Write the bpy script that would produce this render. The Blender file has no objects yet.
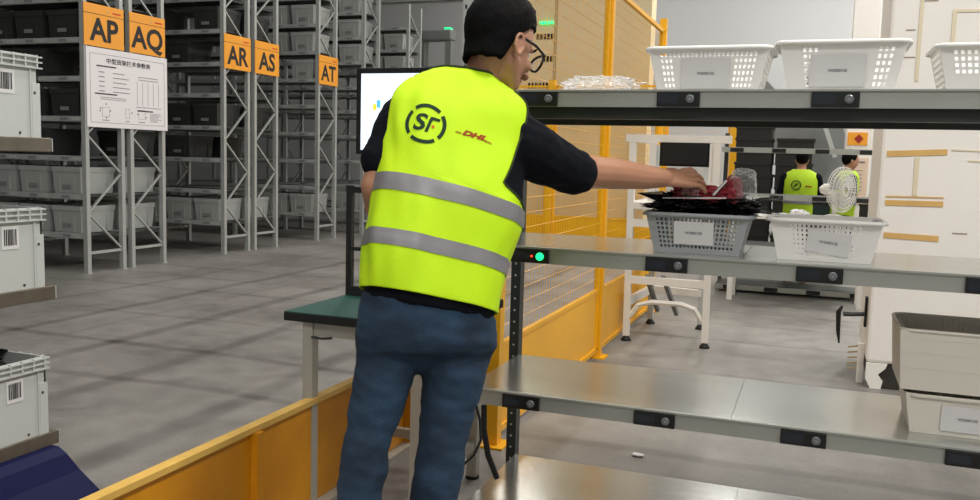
import bpy, bmesh, math, random
from mathutils import Vector, Matrix, noise
from mathutils.bvhtree import BVHTree
random.seed(7)
S = bpy.context.scene
COL = S.collection
PI = math.pi
EYE = Vector((0, 0, 1.35))
F = 876.2
RT = Vector((0.9361, 0.3506, 0.0271)); DN = Vector((0.0617, -0.0878, -0.9942)); FW = Vector((-0.3462, 0.9324, -0.1039))

def P(px, py, zc):
    """world point at depth zc along the line of sight (used to lay out the figures' joints)"""
    return EYE + RT * ((px - 490) / F * zc) + DN * ((py - 250) / F * zc) + FW * zc
def V(x, y, z):      # camera aligned vector -> world
    return RT * x + DN * y + FW * z

# ------------------------------------------------------------------ materials
def srgb(h):
    h = h.lstrip('#'); c = [int(h[i:i+2], 16) / 255 for i in (0, 2, 4)]
    return tuple(((v / 12.92) if v <= .04045 else ((v + .055) / 1.055) ** 2.4) for v in c) + (1,)
MATS = {}
def mat(name, col, rough=.5, metal=0, var=.0, scale=8, bump=0, bscale=40, spec=.5, emit=None, estr=0, trans=0, alpha=1, stretch=(1, 1, 1), col2=None, coat=0):
    if name in MATS: return MATS[name]
    m = bpy.data.materials.new(name); m.use_nodes = True
    nt = m.node_tree; b = nt.nodes['Principled BSDF']
    c = srgb(col) if isinstance(col, str) else col
    b.inputs['Base Color'].default_value = c
    b.inputs['Roughness'].default_value = rough; b.inputs['Metallic'].default_value = metal
    b.inputs['Specular IOR Level'].default_value = spec
    b.inputs['Transmission Weight'].default_value = trans; b.inputs['Alpha'].default_value = alpha
    b.inputs['Coat Weight'].default_value = coat
    tc = nt.nodes.new('ShaderNodeTexCoord'); mp = nt.nodes.new('ShaderNodeMapping')
    mp.inputs['Scale'].default_value = stretch
    nt.links.new(tc.outputs['Object'], mp.inputs['Vector'])
    if var or col2:
        n = nt.nodes.new('ShaderNodeTexNoise'); n.inputs['Scale'].default_value = scale; n.inputs['Detail'].default_value = 6
        nt.links.new(mp.outputs[0], n.inputs['Vector'])
        r = nt.nodes.new('ShaderNodeValToRGB')
        c2 = srgb(col2) if col2 else tuple(max(0, v * (1 - var)) for v in c[:3]) + (1,)
        r.color_ramp.elements[0].position = .3; r.color_ramp.elements[1].position = .7
        r.color_ramp.elements[0].color = c2; r.color_ramp.elements[1].color = c
        nt.links.new(n.outputs['Fac'], r.inputs['Fac']); nt.links.new(r.outputs[0], b.inputs['Base Color'])
    if bump:
        n = nt.nodes.new('ShaderNodeTexNoise'); n.inputs['Scale'].default_value = bscale; n.inputs['Detail'].default_value = 4
        nt.links.new(mp.outputs[0], n.inputs['Vector'])
        bp = nt.nodes.new('ShaderNodeBump'); bp.inputs['Strength'].default_value = bump; bp.inputs['Distance'].default_value = .01
        nt.links.new(n.outputs['Fac'], bp.inputs['Height']); nt.links.new(bp.outputs[0], b.inputs['Normal'])
    if emit:
        b.inputs['Emission Color'].default_value = srgb(emit); b.inputs['Emission Strength'].default_value = estr
    MATS[name] = m
    return m

def floor_mat():
    m = bpy.data.materials.new('polished_concrete'); m.use_nodes = True
    nt = m.node_tree; b = nt.nodes['Principled BSDF']; L = nt.links
    tc = nt.nodes.new('ShaderNodeTexCoord'); sx = nt.nodes.new('ShaderNodeSeparateXYZ'); L.new(tc.outputs['Object'], sx.inputs[0])
    def noise_(sc, det=5):
        n = nt.nodes.new('ShaderNodeTexNoise'); n.inputs['Scale'].default_value = sc; n.inputs['Detail'].default_value = det
        L.new(tc.outputs['Object'], n.inputs['Vector']); return n.outputs['Fac']
    def mth(op, a, b_=None, c=None):
        n = nt.nodes.new('ShaderNodeMath'); n.operation = op
        for i, v in enumerate((a, b_, c)):
            if v is None: continue
            if isinstance(v, (int, float)): n.inputs[i].default_value = v
            else: L.new(v, n.inputs[i])
        return n.outputs[0]
    wob = mth('MULTIPLY', mth('SUBTRACT', noise_(.55, 2), .5), .34)
    xw = mth('ADD', sx.outputs[0], wob); yw = mth('ADD', sx.outputs[1], wob)
    total = None
    def line(coord, at, w, s):
        nonlocal total
        d = mth('ABSOLUTE', mth('SUBTRACT', coord, at))
        v = nt.nodes.new('ShaderNodeMapRange'); v.interpolation_type = 'SMOOTHSTEP'
        v.inputs['From Min'].default_value = w; v.inputs['From Max'].default_value = w * .25
        v.inputs['To Min'].default_value = 0; v.inputs['To Max'].default_value = s
        L.new(d, v.inputs['Value']); o = v.outputs[0]
        total = o if total is None else mth('ADD', total, o)
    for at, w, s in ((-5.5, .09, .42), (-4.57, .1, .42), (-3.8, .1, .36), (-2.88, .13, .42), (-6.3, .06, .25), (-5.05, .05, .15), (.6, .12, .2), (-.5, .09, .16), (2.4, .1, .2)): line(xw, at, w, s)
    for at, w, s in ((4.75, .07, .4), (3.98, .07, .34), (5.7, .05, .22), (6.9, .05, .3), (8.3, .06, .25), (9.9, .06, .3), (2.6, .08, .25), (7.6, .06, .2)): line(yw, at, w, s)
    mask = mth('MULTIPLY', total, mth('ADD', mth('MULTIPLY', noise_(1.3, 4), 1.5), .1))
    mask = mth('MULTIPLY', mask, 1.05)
    n1 = noise_(.9, 8); n2 = noise_(6, 8); n3 = noise_(45, 3)
    mix = mth('ADD', mth('ADD', mth('MULTIPLY', n1, .55), mth('MULTIPLY', n2, .33)), mth('MULTIPLY', n3, .12))
    r = nt.nodes.new('ShaderNodeValToRGB'); r.color_ramp.elements[0].position = .36; r.color_ramp.elements[1].position = .66
    r.color_ramp.elements[0].color = srgb('#6a6763'); r.color_ramp.elements[1].color = srgb('#989590')
    L.new(mix, r.inputs['Fac'])
    mx = nt.nodes.new('ShaderNodeMix'); mx.data_type = 'RGBA'
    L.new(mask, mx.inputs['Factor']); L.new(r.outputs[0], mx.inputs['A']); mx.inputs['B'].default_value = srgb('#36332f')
    L.new(mx.outputs['Result'], b.inputs['Base Color'])
    L.new(mth('ADD', mth('MULTIPLY', n2, .3), .33), b.inputs['Roughness'])
    b.inputs['Specular IOR Level'].default_value = .35
    return m

M_floor = floor_mat()
M_rack = mat('galvanised_rack_steel', '#b4b7b5', .45, .25, var=.12, scale=5)
M_deck = mat('rack_deck_steel', '#4c504e', .5, .4, var=.15, scale=3)
M_deck_top = mat('pick_deck_steel', '#c2c3be', .2, .75, var=.1, scale=3, bump=.06, bscale=9, stretch=(1, 3, 1))
M_face = mat('shelf_face_aluminium', '#aaaca6', .38, .45, var=.06, scale=6)
M_under = mat('dark_grey_channel', '#363a37', .5, .3)
M_post = mat('dark_painted_post', '#3a3f3f', .45, .3)
M_hole = mat('post_hole_light', '#c9cdc8', .5)
M_black = mat('black_plastic', '#0d0e10', .35)
M_blackm = mat('matte_black_metal', '#121313', .55)
M_btn = mat('clear_grey_button', '#6d7276', .25, .2)
M_green = mat('green_lamp', '#20e080', .3, emit='#18f080', estr=2.2)
M_white_b = mat('white_basket_plastic', '#f3f1ee', .4, var=.03)
M_grey_b = mat('grey_basket_plastic', '#a4a8ab', .45, var=.04)
M_cream_b = mat('cream_basket_plastic', '#e2ddd2', .45, var=.04)
M_card = mat('paper_card', '#dcdadb', .7)
M_print = mat('black_print', '#242426', .7)
M_greyprint = mat('grey_print', '#77777c', .7)
M_yellow = mat('yellow_paint', '#fcb912', .4, var=.08, scale=3)
M_bin = mat('grey_bin_plastic', '#a3a6a4', .5, var=.05, scale=4)
M_bigbin = mat('light_grey_bin_plastic', '#c3c7c4', .45, var=.04, scale=4)
M_bindark = mat('label_grey_plastic', '#7d817f', .5)  # mid grey of the beam and bin labels
M_orange = mat('orange_sign', '#f7a52b', .45)
M_red = mat('red_print', '#d1401f', .6)
M_postw = mat('poster_white', '#ebe7ea', .45)
M_wall = mat('grey_wall_paint', '#b4b6b7', .85, var=.04, scale=.7)
M_ceil = mat('ceiling_sheet', '#8b8d8e', .8)
M_column = mat('white_cladding', '#f6f2ec', .6, var=.05, scale=2)
M_tape = mat('ochre_tape', '#e0b56c', .6, var=.1)
M_tapef = mat('faded_tape', '#e5d9bd', .7)
M_mach = mat('white_machine_paint', '#e6e3dc', .45, var=.05)
M_bin_shaded = mat('shaded_dark_bin_plastic', '#2f3130', .5, var=.1, scale=4)  # dark bins, darkened further: shade inside the racks put into the colour
M_tabletop = mat('green_bench_mat', '#1c4d45', .5, var=.15, scale=20)
M_tleg = mat('cream_table_steel', '#b5b1a6', .4, .1, var=.05)
M_screen = mat('lit_monitor_screen', '#eaf4ff', .3, emit='#dcebff', estr=.8)
M_dscreen = mat('dark_screen', '#171a1e', .25)
M_skin = mat('skin', '#b8866a', .5, var=.12, scale=14, bump=.08, bscale=120)
M_hair = mat('black_hair', '#070607', .75, bump=.35, bscale=160, stretch=(1, 1, .3), spec=.12)
M_vest = mat('hi_vis_yellow_fabric', '#d2fb0c', .7, bump=.12, bscale=300, col2='#c6f404', scale=6)
M_band = mat('reflective_grey_band', '#8c8a8e', .4, .25, bump=.1, bscale=400)
M_shirt = mat('navy_black_shirt', '#0b0e17', .95, spec=.2, bump=.2, bscale=250)
M_jeans = mat('blue_denim', '#26425c', .85, col2='#16283b', scale=7, bump=.35, bscale=220)
M_logo = mat('dark_green_print', '#06331c', .8)
M_dhl = mat('dark_red_print', '#a33a12', .8)
M_plastic = mat('clear_plastic_film', '#ffffff', .08, alpha=.2, bump=.5, bscale=25, spec=1)
_nt = M_plastic.node_tree; _lw = _nt.nodes.new('ShaderNodeLayerWeight'); _lw.inputs['Blend'].default_value = .35
_mr = _nt.nodes.new('ShaderNodeMapRange'); _mr.inputs['To Min'].default_value = .07; _mr.inputs['To Max'].default_value = .75
_nt.links.new(_lw.outputs['Facing'], _mr.inputs['Value']); _nt.links.new(_mr.outputs[0], _nt.nodes['Principled BSDF'].inputs['Alpha'])
M_bagb = mat('black_polybag', '#0b0b0d', .22, bump=.7, bscale=28)
M_redpk = mat('dark_red_packaging', '#8c2a34', .3, bump=.5, bscale=30)
M_beige = mat('beige_panel', '#e2cfa8', .6, var=.05, scale=1)
M_blue = mat('dark_blue_plastic', '#0d1240', .6, spec=.2)
M_tray = mat('black_tray_plastic', '#1c1a19', .55, var=.2)
M_grey = mat('mid_grey_steel', '#7a7d7c', .5, .2)
M_lgrey = mat('pale_grey_steel', '#b9bcba', .5, .2)
M_rubber = mat('black_rubber', '#0a0a0a', .6)
M_core = mat('dark_core', '#3b3733', .8, var=.4, scale=20)  # dark mottled tone of the column core below the cladding
M_denimthread = M_jeans

# ------------------------------------------------------------------ helpers
def mesh_obj(name, bm, m, parent=None, smooth=False, mats=None):
    me = bpy.data.meshes.new(name); bmesh.ops.recalc_face_normals(bm, faces=bm.faces); bm.to_mesh(me); bm.free()
    for mm in (mats or [m]): me.materials.append(mm)
    if smooth:
        for p in me.polygons: p.use_smooth = True
    o = bpy.data.objects.new(name, me); COL.objects.link(o)
    if parent: o.parent = parent
    return o
def tag(o, label=None, cat=None, group=None, kind=None):
    if label: o['label'] = label
    if cat: o['category'] = cat
    if group: o['group'] = group
    if kind: o['kind'] = kind
    return o
def thing(name, loc, label, cat, group=None, rz=0):
    o = bpy.data.objects.new(name, None); COL.objects.link(o); o.location = loc; o.rotation_euler = (0, 0, rz); o.empty_display_size = .1
    return tag(o, label, cat, group)
def copy_tree(o, parent=None):
    c = o.copy(); COL.objects.link(c); c.parent = parent
    for ch in o.children: copy_tree(ch, c)
    return c
def box(bm, x0, x1, y0, y1, z0, z1, mi=0, bev=0):
    vs = [bm.verts.new((x, y, z)) for x in (x0, x1) for y in (y0, y1) for z in (z0, z1)]
    fs = []
    for q in ((0, 1, 3, 2), (4, 6, 7, 5), (0, 4, 5, 1), (2, 3, 7, 6), (0, 2, 6, 4), (1, 5, 7, 3)):
        f = bm.faces.new([vs[i] for i in q]); f.material_index = mi; fs.append(f)
    if bev:
        es = list({e for f in fs for e in f.edges})
        bmesh.ops.bevel(bm, geom=es, offset=bev, segments=2, affect='EDGES', profile=.5)
    return fs
def bxo(name, b, m, parent=None, bev=0):
    bm = bmesh.new(); box(bm, *b, bev=bev); return mesh_obj(name, bm, m, parent)
def bar(bm, a, b, w, h=None, up=Vector((0, 0, 1)), mi=0):
    """rectangular bar from a to b"""
    a = Vector(a); b = Vector(b); h = h or w
    d = (b - a).normalized(); s = d.cross(up)
    if s.length < 1e-3: s = d.cross(Vector((1, 0, 0)))
    s.normalize(); u = s.cross(d).normalized()
    vs = [bm.verts.new(p + s * (i * w / 2) + u * (j * h / 2)) for p in (a, b) for i, j in ((-1, -1), (1, -1), (1, 1), (-1, 1))]
    for q in ((0, 1, 2, 3), (7, 6, 5, 4), (0, 4, 5, 1), (1, 5, 6, 2), (2, 6, 7, 3), (3, 7, 4, 0)):
        f = bm.faces.new([vs[i] for i in q]); f.material_index = mi
def tube(bm, pts, r, n=8, rs=None, cap=True):
    pts = [Vector(p) for p in pts]; rings = []; prev = None
    for i, p in enumerate(pts):
        d = (pts[min(i + 1, len(pts) - 1)] - pts[max(i - 1, 0)]).normalized()
        if prev is None:
            s = d.cross(Vector((0, 0, 1)))
            if s.length < 1e-3: s = d.cross(Vector((1, 0, 0)))
        else: s = prev - d * prev.dot(d)
        s.normalize(); prev = s; u = d.cross(s)
        rr = rs[i] if rs else r
        rings.append([bm.verts.new(p + (s * math.cos(t) + u * math.sin(t)) * rr) for t in [2 * PI * k / n for k in range(n)]])
    for a, b in zip(rings, rings[1:]):
        for k in range(n): bm.faces.new((a[k], a[(k + 1) % n], b[(k + 1) % n], b[k]))
    if cap: bm.faces.new(rings[0][::-1]); bm.faces.new(rings[-1])
def capsule(bm, a, b, ra, rb, n=14):
    a = Vector(a); b = Vector(b); d = b - a; L = max(d.length, 1e-5); d = d / L
    pts = []; rs = []
    for k in range(5):
        t = PI / 2 * k / 5 + .08; pts.append(a - d * ra * math.cos(t)); rs.append(ra * math.sin(t))
    pts.append(a); rs.append(ra); pts.append(b); rs.append(rb)
    for k in range(5):
        t = PI / 2 - PI / 2 * (k + 1) / 5 + .08; pts.append(b + d * rb * math.cos(t)); rs.append(rb * math.sin(t))
    tube(bm, pts, 0, n, rs)
def chain(bm, js):
    for (a, ra), (b, rb) in zip(js, js[1:]): capsule(bm, a, b, ra, rb)
def ellip(bm, c, axes, seg=20, rg=14):
    """axes: three world vectors"""
    m = Matrix((axes[0], axes[1], axes[2])).transposed().to_4x4(); m.translation = Vector(c)
    bmesh.ops.create_uvsphere(bm, u_segments=seg, v_segments=rg, radius=1, matrix=m)
def remeshed(name, bm, voxel, m, parent=None, smooth_it=4, disp=None):
    me = bpy.data.meshes.new('tmp'); bmesh.ops.recalc_face_normals(bm, faces=bm.faces); bm.to_mesh(me); bm.free()
    o = bpy.data.objects.new('tmp', me); COL.objects.link(o)
    r = o.modifiers.new('r', 'REMESH'); r.mode = 'VOXEL'; r.voxel_size = voxel; r.use_smooth_shade = True
    s = o.modifiers.new('s', 'SMOOTH'); s.iterations = smooth_it; s.factor = .5
    dg = bpy.context.evaluated_depsgraph_get(); ev = o.evaluated_get(dg)
    me2 = bpy.data.meshes.new_from_object(ev); COL.objects.unlink(o); bpy.data.objects.remove(o)
    me2.name = name; me2.materials.clear(); me2.materials.append(m)
    if disp:
        ns = [v.normal.copy() for v in me2.vertices]
        for v, nn in zip(me2.vertices, ns): v.co += nn * disp(v.co)
    for p in me2.polygons: p.use_smooth = True
    ob = bpy.data.objects.new(name, me2); COL.objects.link(ob)
    if parent: ob.parent = parent
    return ob
def text_bm(body, size, bold=0.0, extrude=0.0, align='CENTER', shear=0):
    cu = bpy.data.curves.new('t', 'FONT'); cu.body = body; cu.size = size; cu.align_x = align; cu.align_y = 'CENTER'
    cu.offset = bold; cu.extrude = extrude; cu.shear = shear; cu.resolution_u = 3
    o = bpy.data.objects.new('t', cu); COL.objects.link(o)
    dg = bpy.context.evaluated_depsgraph_get(); me = bpy.data.meshes.new_from_object(o.evaluated_get(dg))
    COL.objects.unlink(o); bpy.data.objects.remove(o)
    bm = bmesh.new(); bm.from_mesh(me); bpy.data.meshes.remove(me); return bm
def text(name, body, size, loc, m, parent, face='x', bold=0.0, sx=1, shear=0):
    """flat lettering facing +X ('x') or -Y ('y')"""
    bm = text_bm(body, size, bold, .0004, shear=shear)
    R = Matrix(((0, 0, 1), (1, 0, 0), (0, 1, 0))) if face == 'x' else Matrix(((1, 0, 0), (0, 0, -1), (0, 1, 0)))
    R = R @ Matrix.Diagonal((sx, 1, 1))
    bm.transform(Matrix.Translation(loc) @ R.to_4x4())
    return mesh_obj(name, bm, m, parent)

# ------------------------------------------------------------------ camera
cam = bpy.data.cameras.new('camera'); co = bpy.data.objects.new('camera', cam); COL.objects.link(co)
cam.sensor_width = 36; cam.lens = 36 * F / 980; cam.clip_start = .05
cm = Matrix((RT, -DN, -FW)).transposed().to_4x4(); cm.translation = EYE; co.matrix_world = cm
S.camera = co

# ------------------------------------------------------------------ the setting
XL, XR, YB, YF, ZC = -24, 7, 19.2, -5, 7.5
def struct(name, b, m):
    o = bxo(name, b, m); o['kind'] = 'structure'; return o
struct('floor', (XL, XR, YF, YB, -.1, 0), M_floor)
struct('ceiling', (XL, XR, YF, YB, ZC, ZC + .1), M_ceil)
struct('wall_back', (XL, XR, YB, YB + .1, 0, ZC), M_wall)
struct('wall_front', (XL, XR, YF - .1, YF, 0, ZC), M_wall)
struct('wall_left', (XL - .1, XL, YF, YB, 0, ZC), M_wall)
struct('wall_right', (XR, XR + .1, YF, YB, 0, ZC), M_wall)
struct('trim_1', (-11.5, -6.0, YB - .09, YB - .001, 4.98, 5.07), M_lgrey)

# ------------------------------------------------------------------ warehouse racks, left
RX = -7.30; BAY = 1.53; DEP = .56
LEV = [.37, .79, 1.20, 1.62, 2.04, 2.44, 2.86, 3.27, 3.68]
SIGN = {'AP': 7.23, 'AQ': 7.88, 'AR': 9.54, 'AS': 10.20, 'AT': 11.83, 'U': 13.27, 'V': 14.96}
RDESC = {'AP': 'AP rack', 'AQ': 'AQ rack', 'AR': 'AR rack', 'AS': 'AS rack', 'AT': 'AT rack',
         'U': 'unsigned rack behind AT', 'V': 'farthest rack'}
def post_bm(h):
    bm = bmesh.new()
    box(bm, -.028, .028, 0, .05, 0, h); box(bm, -.04, .04, -.008, .058, 0, .008)
    return bm
def rack(key, first=[None]):
    y0 = SIGN[key]
    if first[0] is None:
        t = thing('storage_rack', (RX, y0, 0), '', 'rack')
        H = 4.15
        pm = None
        for k in range(2):
            for dy in (0, DEP - .05):
                if pm is None:
                    p = mesh_obj('post', post_bm(H), M_rack, t); pm = p.data
                else:
                    p = bpy.data.objects.new('post', pm); COL.objects.link(p); p.parent = t
                p.location = (-k * BAY, dy, 0)
            bm = bmesh.new(); z = .24; up = (k == 0); s = 0
            bar(bm, (0, .05, z - .02), (0, DEP - .05, z - .02), .022, .03)
            while z + .42 < H:
                a, b = (.05, DEP - .05) if s % 2 else (DEP - .05, .05)
                bar(bm, (0, a, z), (0, b, z + .40), .018, .024, up=Vector((1, 0, 0))); z += .42; s += 1
            o = mesh_obj('bracing', bm, M_rack, t); o.location = (-k * BAY, 0, 0)
        for z in LEV:
            for dy in (.0, DEP - .045):
                bm = bmesh.new(); box(bm, -BAY + .029, -.029, dy + .004, dy + .041, z, z + .058, bev=.004)
                bo = mesh_obj('beam', bm, M_rack, t)
                if dy == 0:
                    for x in (-1.22, -.78, -.32):
                        bxo('beam_label', (x, x + .11, dy + .001, dy + .0035, z + .016, z + .044), M_bindark, bo)
                        bxo('price_strip', (x + .16, x + .26, dy + .001, dy + .0035, z + .012, z + .046), M_lgrey, bo)
            bxo('deck', (-BAY + .029, -.029, .042, DEP - .046, z + .034, z + .05), M_deck, t)
        first[0] = t
    else:
        t = copy_tree(first[0]); t.location = (RX, y0, 0)
    # rows that stand far back are plain repeats of the near ones
    c = thing  # noqa
    return t
labels = {
 'AP': 'tall galvanised steel storage rack under the orange AP sign, nearest the camera',
 'AQ': 'tall galvanised storage rack under the orange AQ sign, back to back with AP',
 'AR': 'tall galvanised storage rack under the orange AR sign',
 'AS': 'tall galvanised storage rack under the orange AS sign',
 'AT': 'tall galvanised storage rack under the small orange AT sign',
 'U': 'unsigned storage rack standing just beyond the rack signed AT',
 'V': 'farthest storage rack, seen above the monitor against the white wall'}
racks = {}
for k in SIGN:
    t = rack(k); t['label'] = labels[k]; t['group'] = 'rows of storage racks'; racks[k] = t
# second bay of each rack, running on away from the aisle
ROWS_EXT = {}
def ext(key):
    t = racks[key]
    for z in LEV:
        bm = bmesh.new()
        box(bm, -2 * BAY + .029, -BAY - .029, .004, .041, z, z + .058)
        box(bm, -2 * BAY + .029, -BAY - .029, DEP - .041, DEP - .004, z, z + .058)
        mesh_obj('beam', bm, M_rack, t)
        bxo('deck', (-2 * BAY + .029, -BAY - .029, .042, DEP - .046, z + .034, z + .05), M_deck, t)
    for dy in (0, DEP - .05):
        p = mesh_obj('post', post_bm(4.15), M_rack, t); p.location = (-2 * BAY, dy, 0)
for k in ('AP', 'AR', 'AT', 'U', 'V'): ext(k)

def small_bin():
    bm = bmesh.new(); w, d, h = .20, .25, .29
    def ringv(s, z): return [bm.verts.new((x * w * s, y * d * s, z)) for x, y in ((-1, -1), (1, -1), (1, 1), (-1, 1))]
    rs = [ringv(.9, 0), ringv(.97, h * .82), ringv(1.0, h * .82), ringv(1.0, h), ringv(.95, h), ringv(.87, .012)]
    bm.faces.new(rs[0][::-1])
    for a, b in zip(rs, rs[1:]):
        for k in range(4): bm.faces.new((a[k], a[(k + 1) % 4], b[(k + 1) % 4], b[k]))
    bm.faces.new(rs[-1])
    for x in (-.1, .1): box(bm, x - .006, x + .006, -d * .975, -d * .9, .01, h * .83)
    for y in (-.14, .14): box(bm, w * .88, w * .975, y - .006, y + .006, .01, h * .83)
    return bm
binproto = None
DB = []
def shaded_bin():
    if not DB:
        d = binproto.data.copy(); d.materials.clear(); d.materials.append(M_bin_shaded); DB.append(d)
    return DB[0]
ORD = ['bottom', 'second', 'third', 'fourth', 'fifth', 'sixth', 'seventh', 'eighth', 'ninth']
fills = {'AP': {0: 'abc', 1: 'abc', 2: 'bc', 3: 'ab', 4: 'bc', 5: 'abc', 6: 'ab'},
         'AQ': {0: 'ab', 1: 'ab', 2: 'a', 3: 'a', 5: 'ab'},
         'AR': {0: 'abc', 2: 'bc', 3: 'ab', 5: 'b', 6: 'ac', 7: 'b'},
         'AS': {0: 'ab', 2: 'b', 3: 'a', 6: 'a', 7: 'b'},
         'AT': {0: 'ab', 5: 'ac', 6: 'abc', 7: 'ab', 8: 'ab'},
         'U': {0: 'a', 6: 'abc', 7: 'abc', 8: 'ab'},
         'V': {0: 'ab', 6: 'abc', 7: 'abc'}}
for key, fl_ in fills.items():
    for lv, slots in fl_.items():
        for sl in slots:
            i = 'abc'.index(sl)
            if binproto is None:
                o = mesh_obj('storage_bin', small_bin(), M_bin); binproto = o
                l = bxo('bin_label', (-.06, .06, -.247, -.244, .06, .1), M_bindark, o); tagp = l
            else:
                o = copy_tree(binproto)
            if key in ('AP', 'AQ', 'AR', 'AS') and lv >= 2: o.data = shaded_bin(); dk = 'shaded dark grey'
            else: dk = 'grey'
            o.location = (RX - .28 - i * .46 - random.uniform(0, .03), SIGN[key] + .275, LEV[lv] + .0585)
            place = ['at the aisle end', 'second in', 'third in'][i]
            tag(o, f'{dk} bin, {ORD[lv]} level of the {RDESC[key]}, {place}', 'bin', 'grey bins on the storage racks')

# signs AP AQ AR AS AT
for key in ('AP', 'AQ', 'AR', 'AS', 'AT'):
    y0 = SIGN[key]; zb = 2.42
    t = thing('row_sign', (RX + .032, y0 + DEP / 2, zb), f'orange row sign printed {key} hung on the end of a storage rack', 'sign', 'orange row signs on the rack ends')
    sx = -.014
    bxo('sign_plate', (0, .006, -.282, .282, 0, .44), M_orange, t)
    bxo('divider_line', (.0062, .0072, -.282, .282, .335, .340), M_print, t)
    text('lettering', key, .33, (.0075, 0, .165), M_print, t, bold=.009, sx=1.0)
    bxo('divider_mark', (.0062, .0072, .04, .07, .365, .39), M_tape, t)
    bxo('red_mark', (.0062, .0072, .12, .24, .368, .385), M_red, t)
# poster
t = thing('notice_board', (RX + .032, 7.86, 1.57), 'large white printed rack data poster hung below the AP and AQ signs', 'poster')
bxo('board', (0, .006, -.61, .61, 0, .84), M_postw, t)
bm = bmesh.new()
for b in ((-.56, .56, .775, .779), (-.56, .56, .05, .054), (-.562, -.558, .052, .777), (.558, .562, .052, .777)): box(bm, .0062, .0072, *b)
mesh_obj('border_line', bm, M_greyprint, t)
text('title', '中型货架技术参数表', .062, (.0075, .0, .71), M_print, t, bold=.0008, sx=1.2)
random.seed(3)
for y, z, w in ((-.47, .645, .28), (-.5, .352, .32), (.12, .2, .25)): bxo('heading', (.0062, .0072, y, y + w, z, z + .014), M_print, t)
bm = bmesh.new()
for z in (.585, .535, .485, .435, .385):
    box(bm, .0062, .0072, -.44, -.36, z, z + .009); box(bm, .0062, .0072, -.24, -.24 + random.uniform(.12, .33), z, z + .008)
for z in (.32, .30): box(bm, .0062, .0072, -.42, -.05, z, z + .006)
for k in range(5): box(bm, .0062, .0072, .12 + k * .085, .124 + k * .085, .27, .53)
for z in (.55, .58): box(bm, .0062, .0072, .14, .46, z, z + .007)
box(bm, .0062, .0072, .1, .5, .245, .251)
for k in range(8): box(bm, .0062, .0072, .32, .32 + random.uniform(.12, .2), .09 + k * .013, .094 + k * .013)
for y in (-.4, -.06, .14):                       # small diagrams
    w = .1 if y != -.06 else .06
    for b in ((y, y + w, .215, .218), (y, y + w, .115, .118), (y, y + .003, .115, .218), (y + w, y + w + .003, .115, .218)): box(bm, .0062, .0072, *b)
    box(bm, .0062, .0072, y, y + w, .075, .083)
mesh_obj('fine_print', bm, M_greyprint, t)
bm = bmesh.new()
for y, z in ((-.35, .245), (-.43, .2), (-.44, .17), (-.29, .175), (-.35, .1), (.03, .17), (.12, .16), (.25, .13)): box(bm, .0062, .0074, y, y + .014, z, z + .014)
mesh_obj('diagram_dot', bm, M_print, t)

# ------------------------------------------------------------------ near pick rack, far left
PX = -2.57; PYE = 2.40
t = thing('bin_rack', (PX, PYE, 0), 'near steel rack at the left edge holding three large grey bins', 'rack')
for z in (.262, .80, 1.33):
    bm = bmesh.new(); box(bm, -.03, 0, -1.05, 0, z, z + .05, bev=.003)
    r_ = mesh_obj('rail', bm, mat('worn_steel_rail', '#7c7468', .4, .5, var=.3, scale=12), t)
    bxo('rail_end_cap', (-.031, .001, .0004, .004, z + .002, z + .048), M_lgrey, r_)
    bxo('deck', (-.62, -.032, -1.05, -.02, z + .02, z + .034), M_deck, t)
    bxo('rail', (-.65, -.62, -1.05, 0, z, z + .05), M_deck, t)
for y in (-1.05, -.66): 
    for x in (-.648,): bxo('post', (x - .04, x - .003, y, y + .04, 0, 1.9), M_rack, t)
def big_bin():
    bm = bmesh.new(); d, w, h = .29, .2, .30     # along X, along Y
    t_ = .008
    box(bm, -d, d, -w, w, 0, .012)
    for s in (-1, 1):
        box(bm, s * d - t_ * (s > 0), s * d + t_ * (s < 0), -w, w, .012, h)
        box(bm, -d, d, s * w - t_ * (s > 0), s * w + t_ * (s < 0), .012, h)
    for z in (h - .004, h - .022, h - .042):
        box(bm, -d - .011, d + .011, -w - .011, -w + .001, z - .005, z); box(bm, -d - .011, d + .011, w - .001, w + .011, z - .005, z)
        box(bm, -d - .011, -d + .001, -w, w, z - .005, z); box(bm, d - .001, d + .011, -w, w, z - .005, z)
    for y in [-.19 + k * .0475 for k in range(9)]:
        box(bm, d, d + .0105, y - .0025, y + .0025, h - .045, h)
        box(bm, -d - .0105, -d, y - .0025, y + .0025, h - .045, h)
    for x in [-.27 + k * .054 for k in range(11)]:
        for s in (-1, 1): box(bm, x - .0025, x + .0025, min(s * w, s * (w + .0105)), max(s * w, s * (w + .0105)), h - .045, h)
    for y in (-.165, .165): box(bm, d, d + .005, y - .003, y + .003, .0, h - .045)
    for s in (-1, 1): box(bm, d - .03, d + .004, s * .2 - (.03 if s > 0 else -.001), s * .2 + (.004 if s > 0 else .03), .0, h * .68)
    return bm
def barcode(parent, y, z, w, h, x):
    o = bxo('barcode_label', (x, x + .0015, y - w / 2, y + w / 2, z - h / 2, z + h / 2), M_card, parent)
    bm = bmesh.new(); random.seed(5); yy = y - w * .38
    while yy < y + w * .36:
        ww = random.choice((.0015, .003, .0045)); box(bm, x + .0016, x + .0022, yy, yy + ww, z - h * .33, z + h * .38); yy += ww + random.choice((.0015, .003))
    mesh_obj('barcode', bm, M_print, o); return o
bb = None
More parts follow.
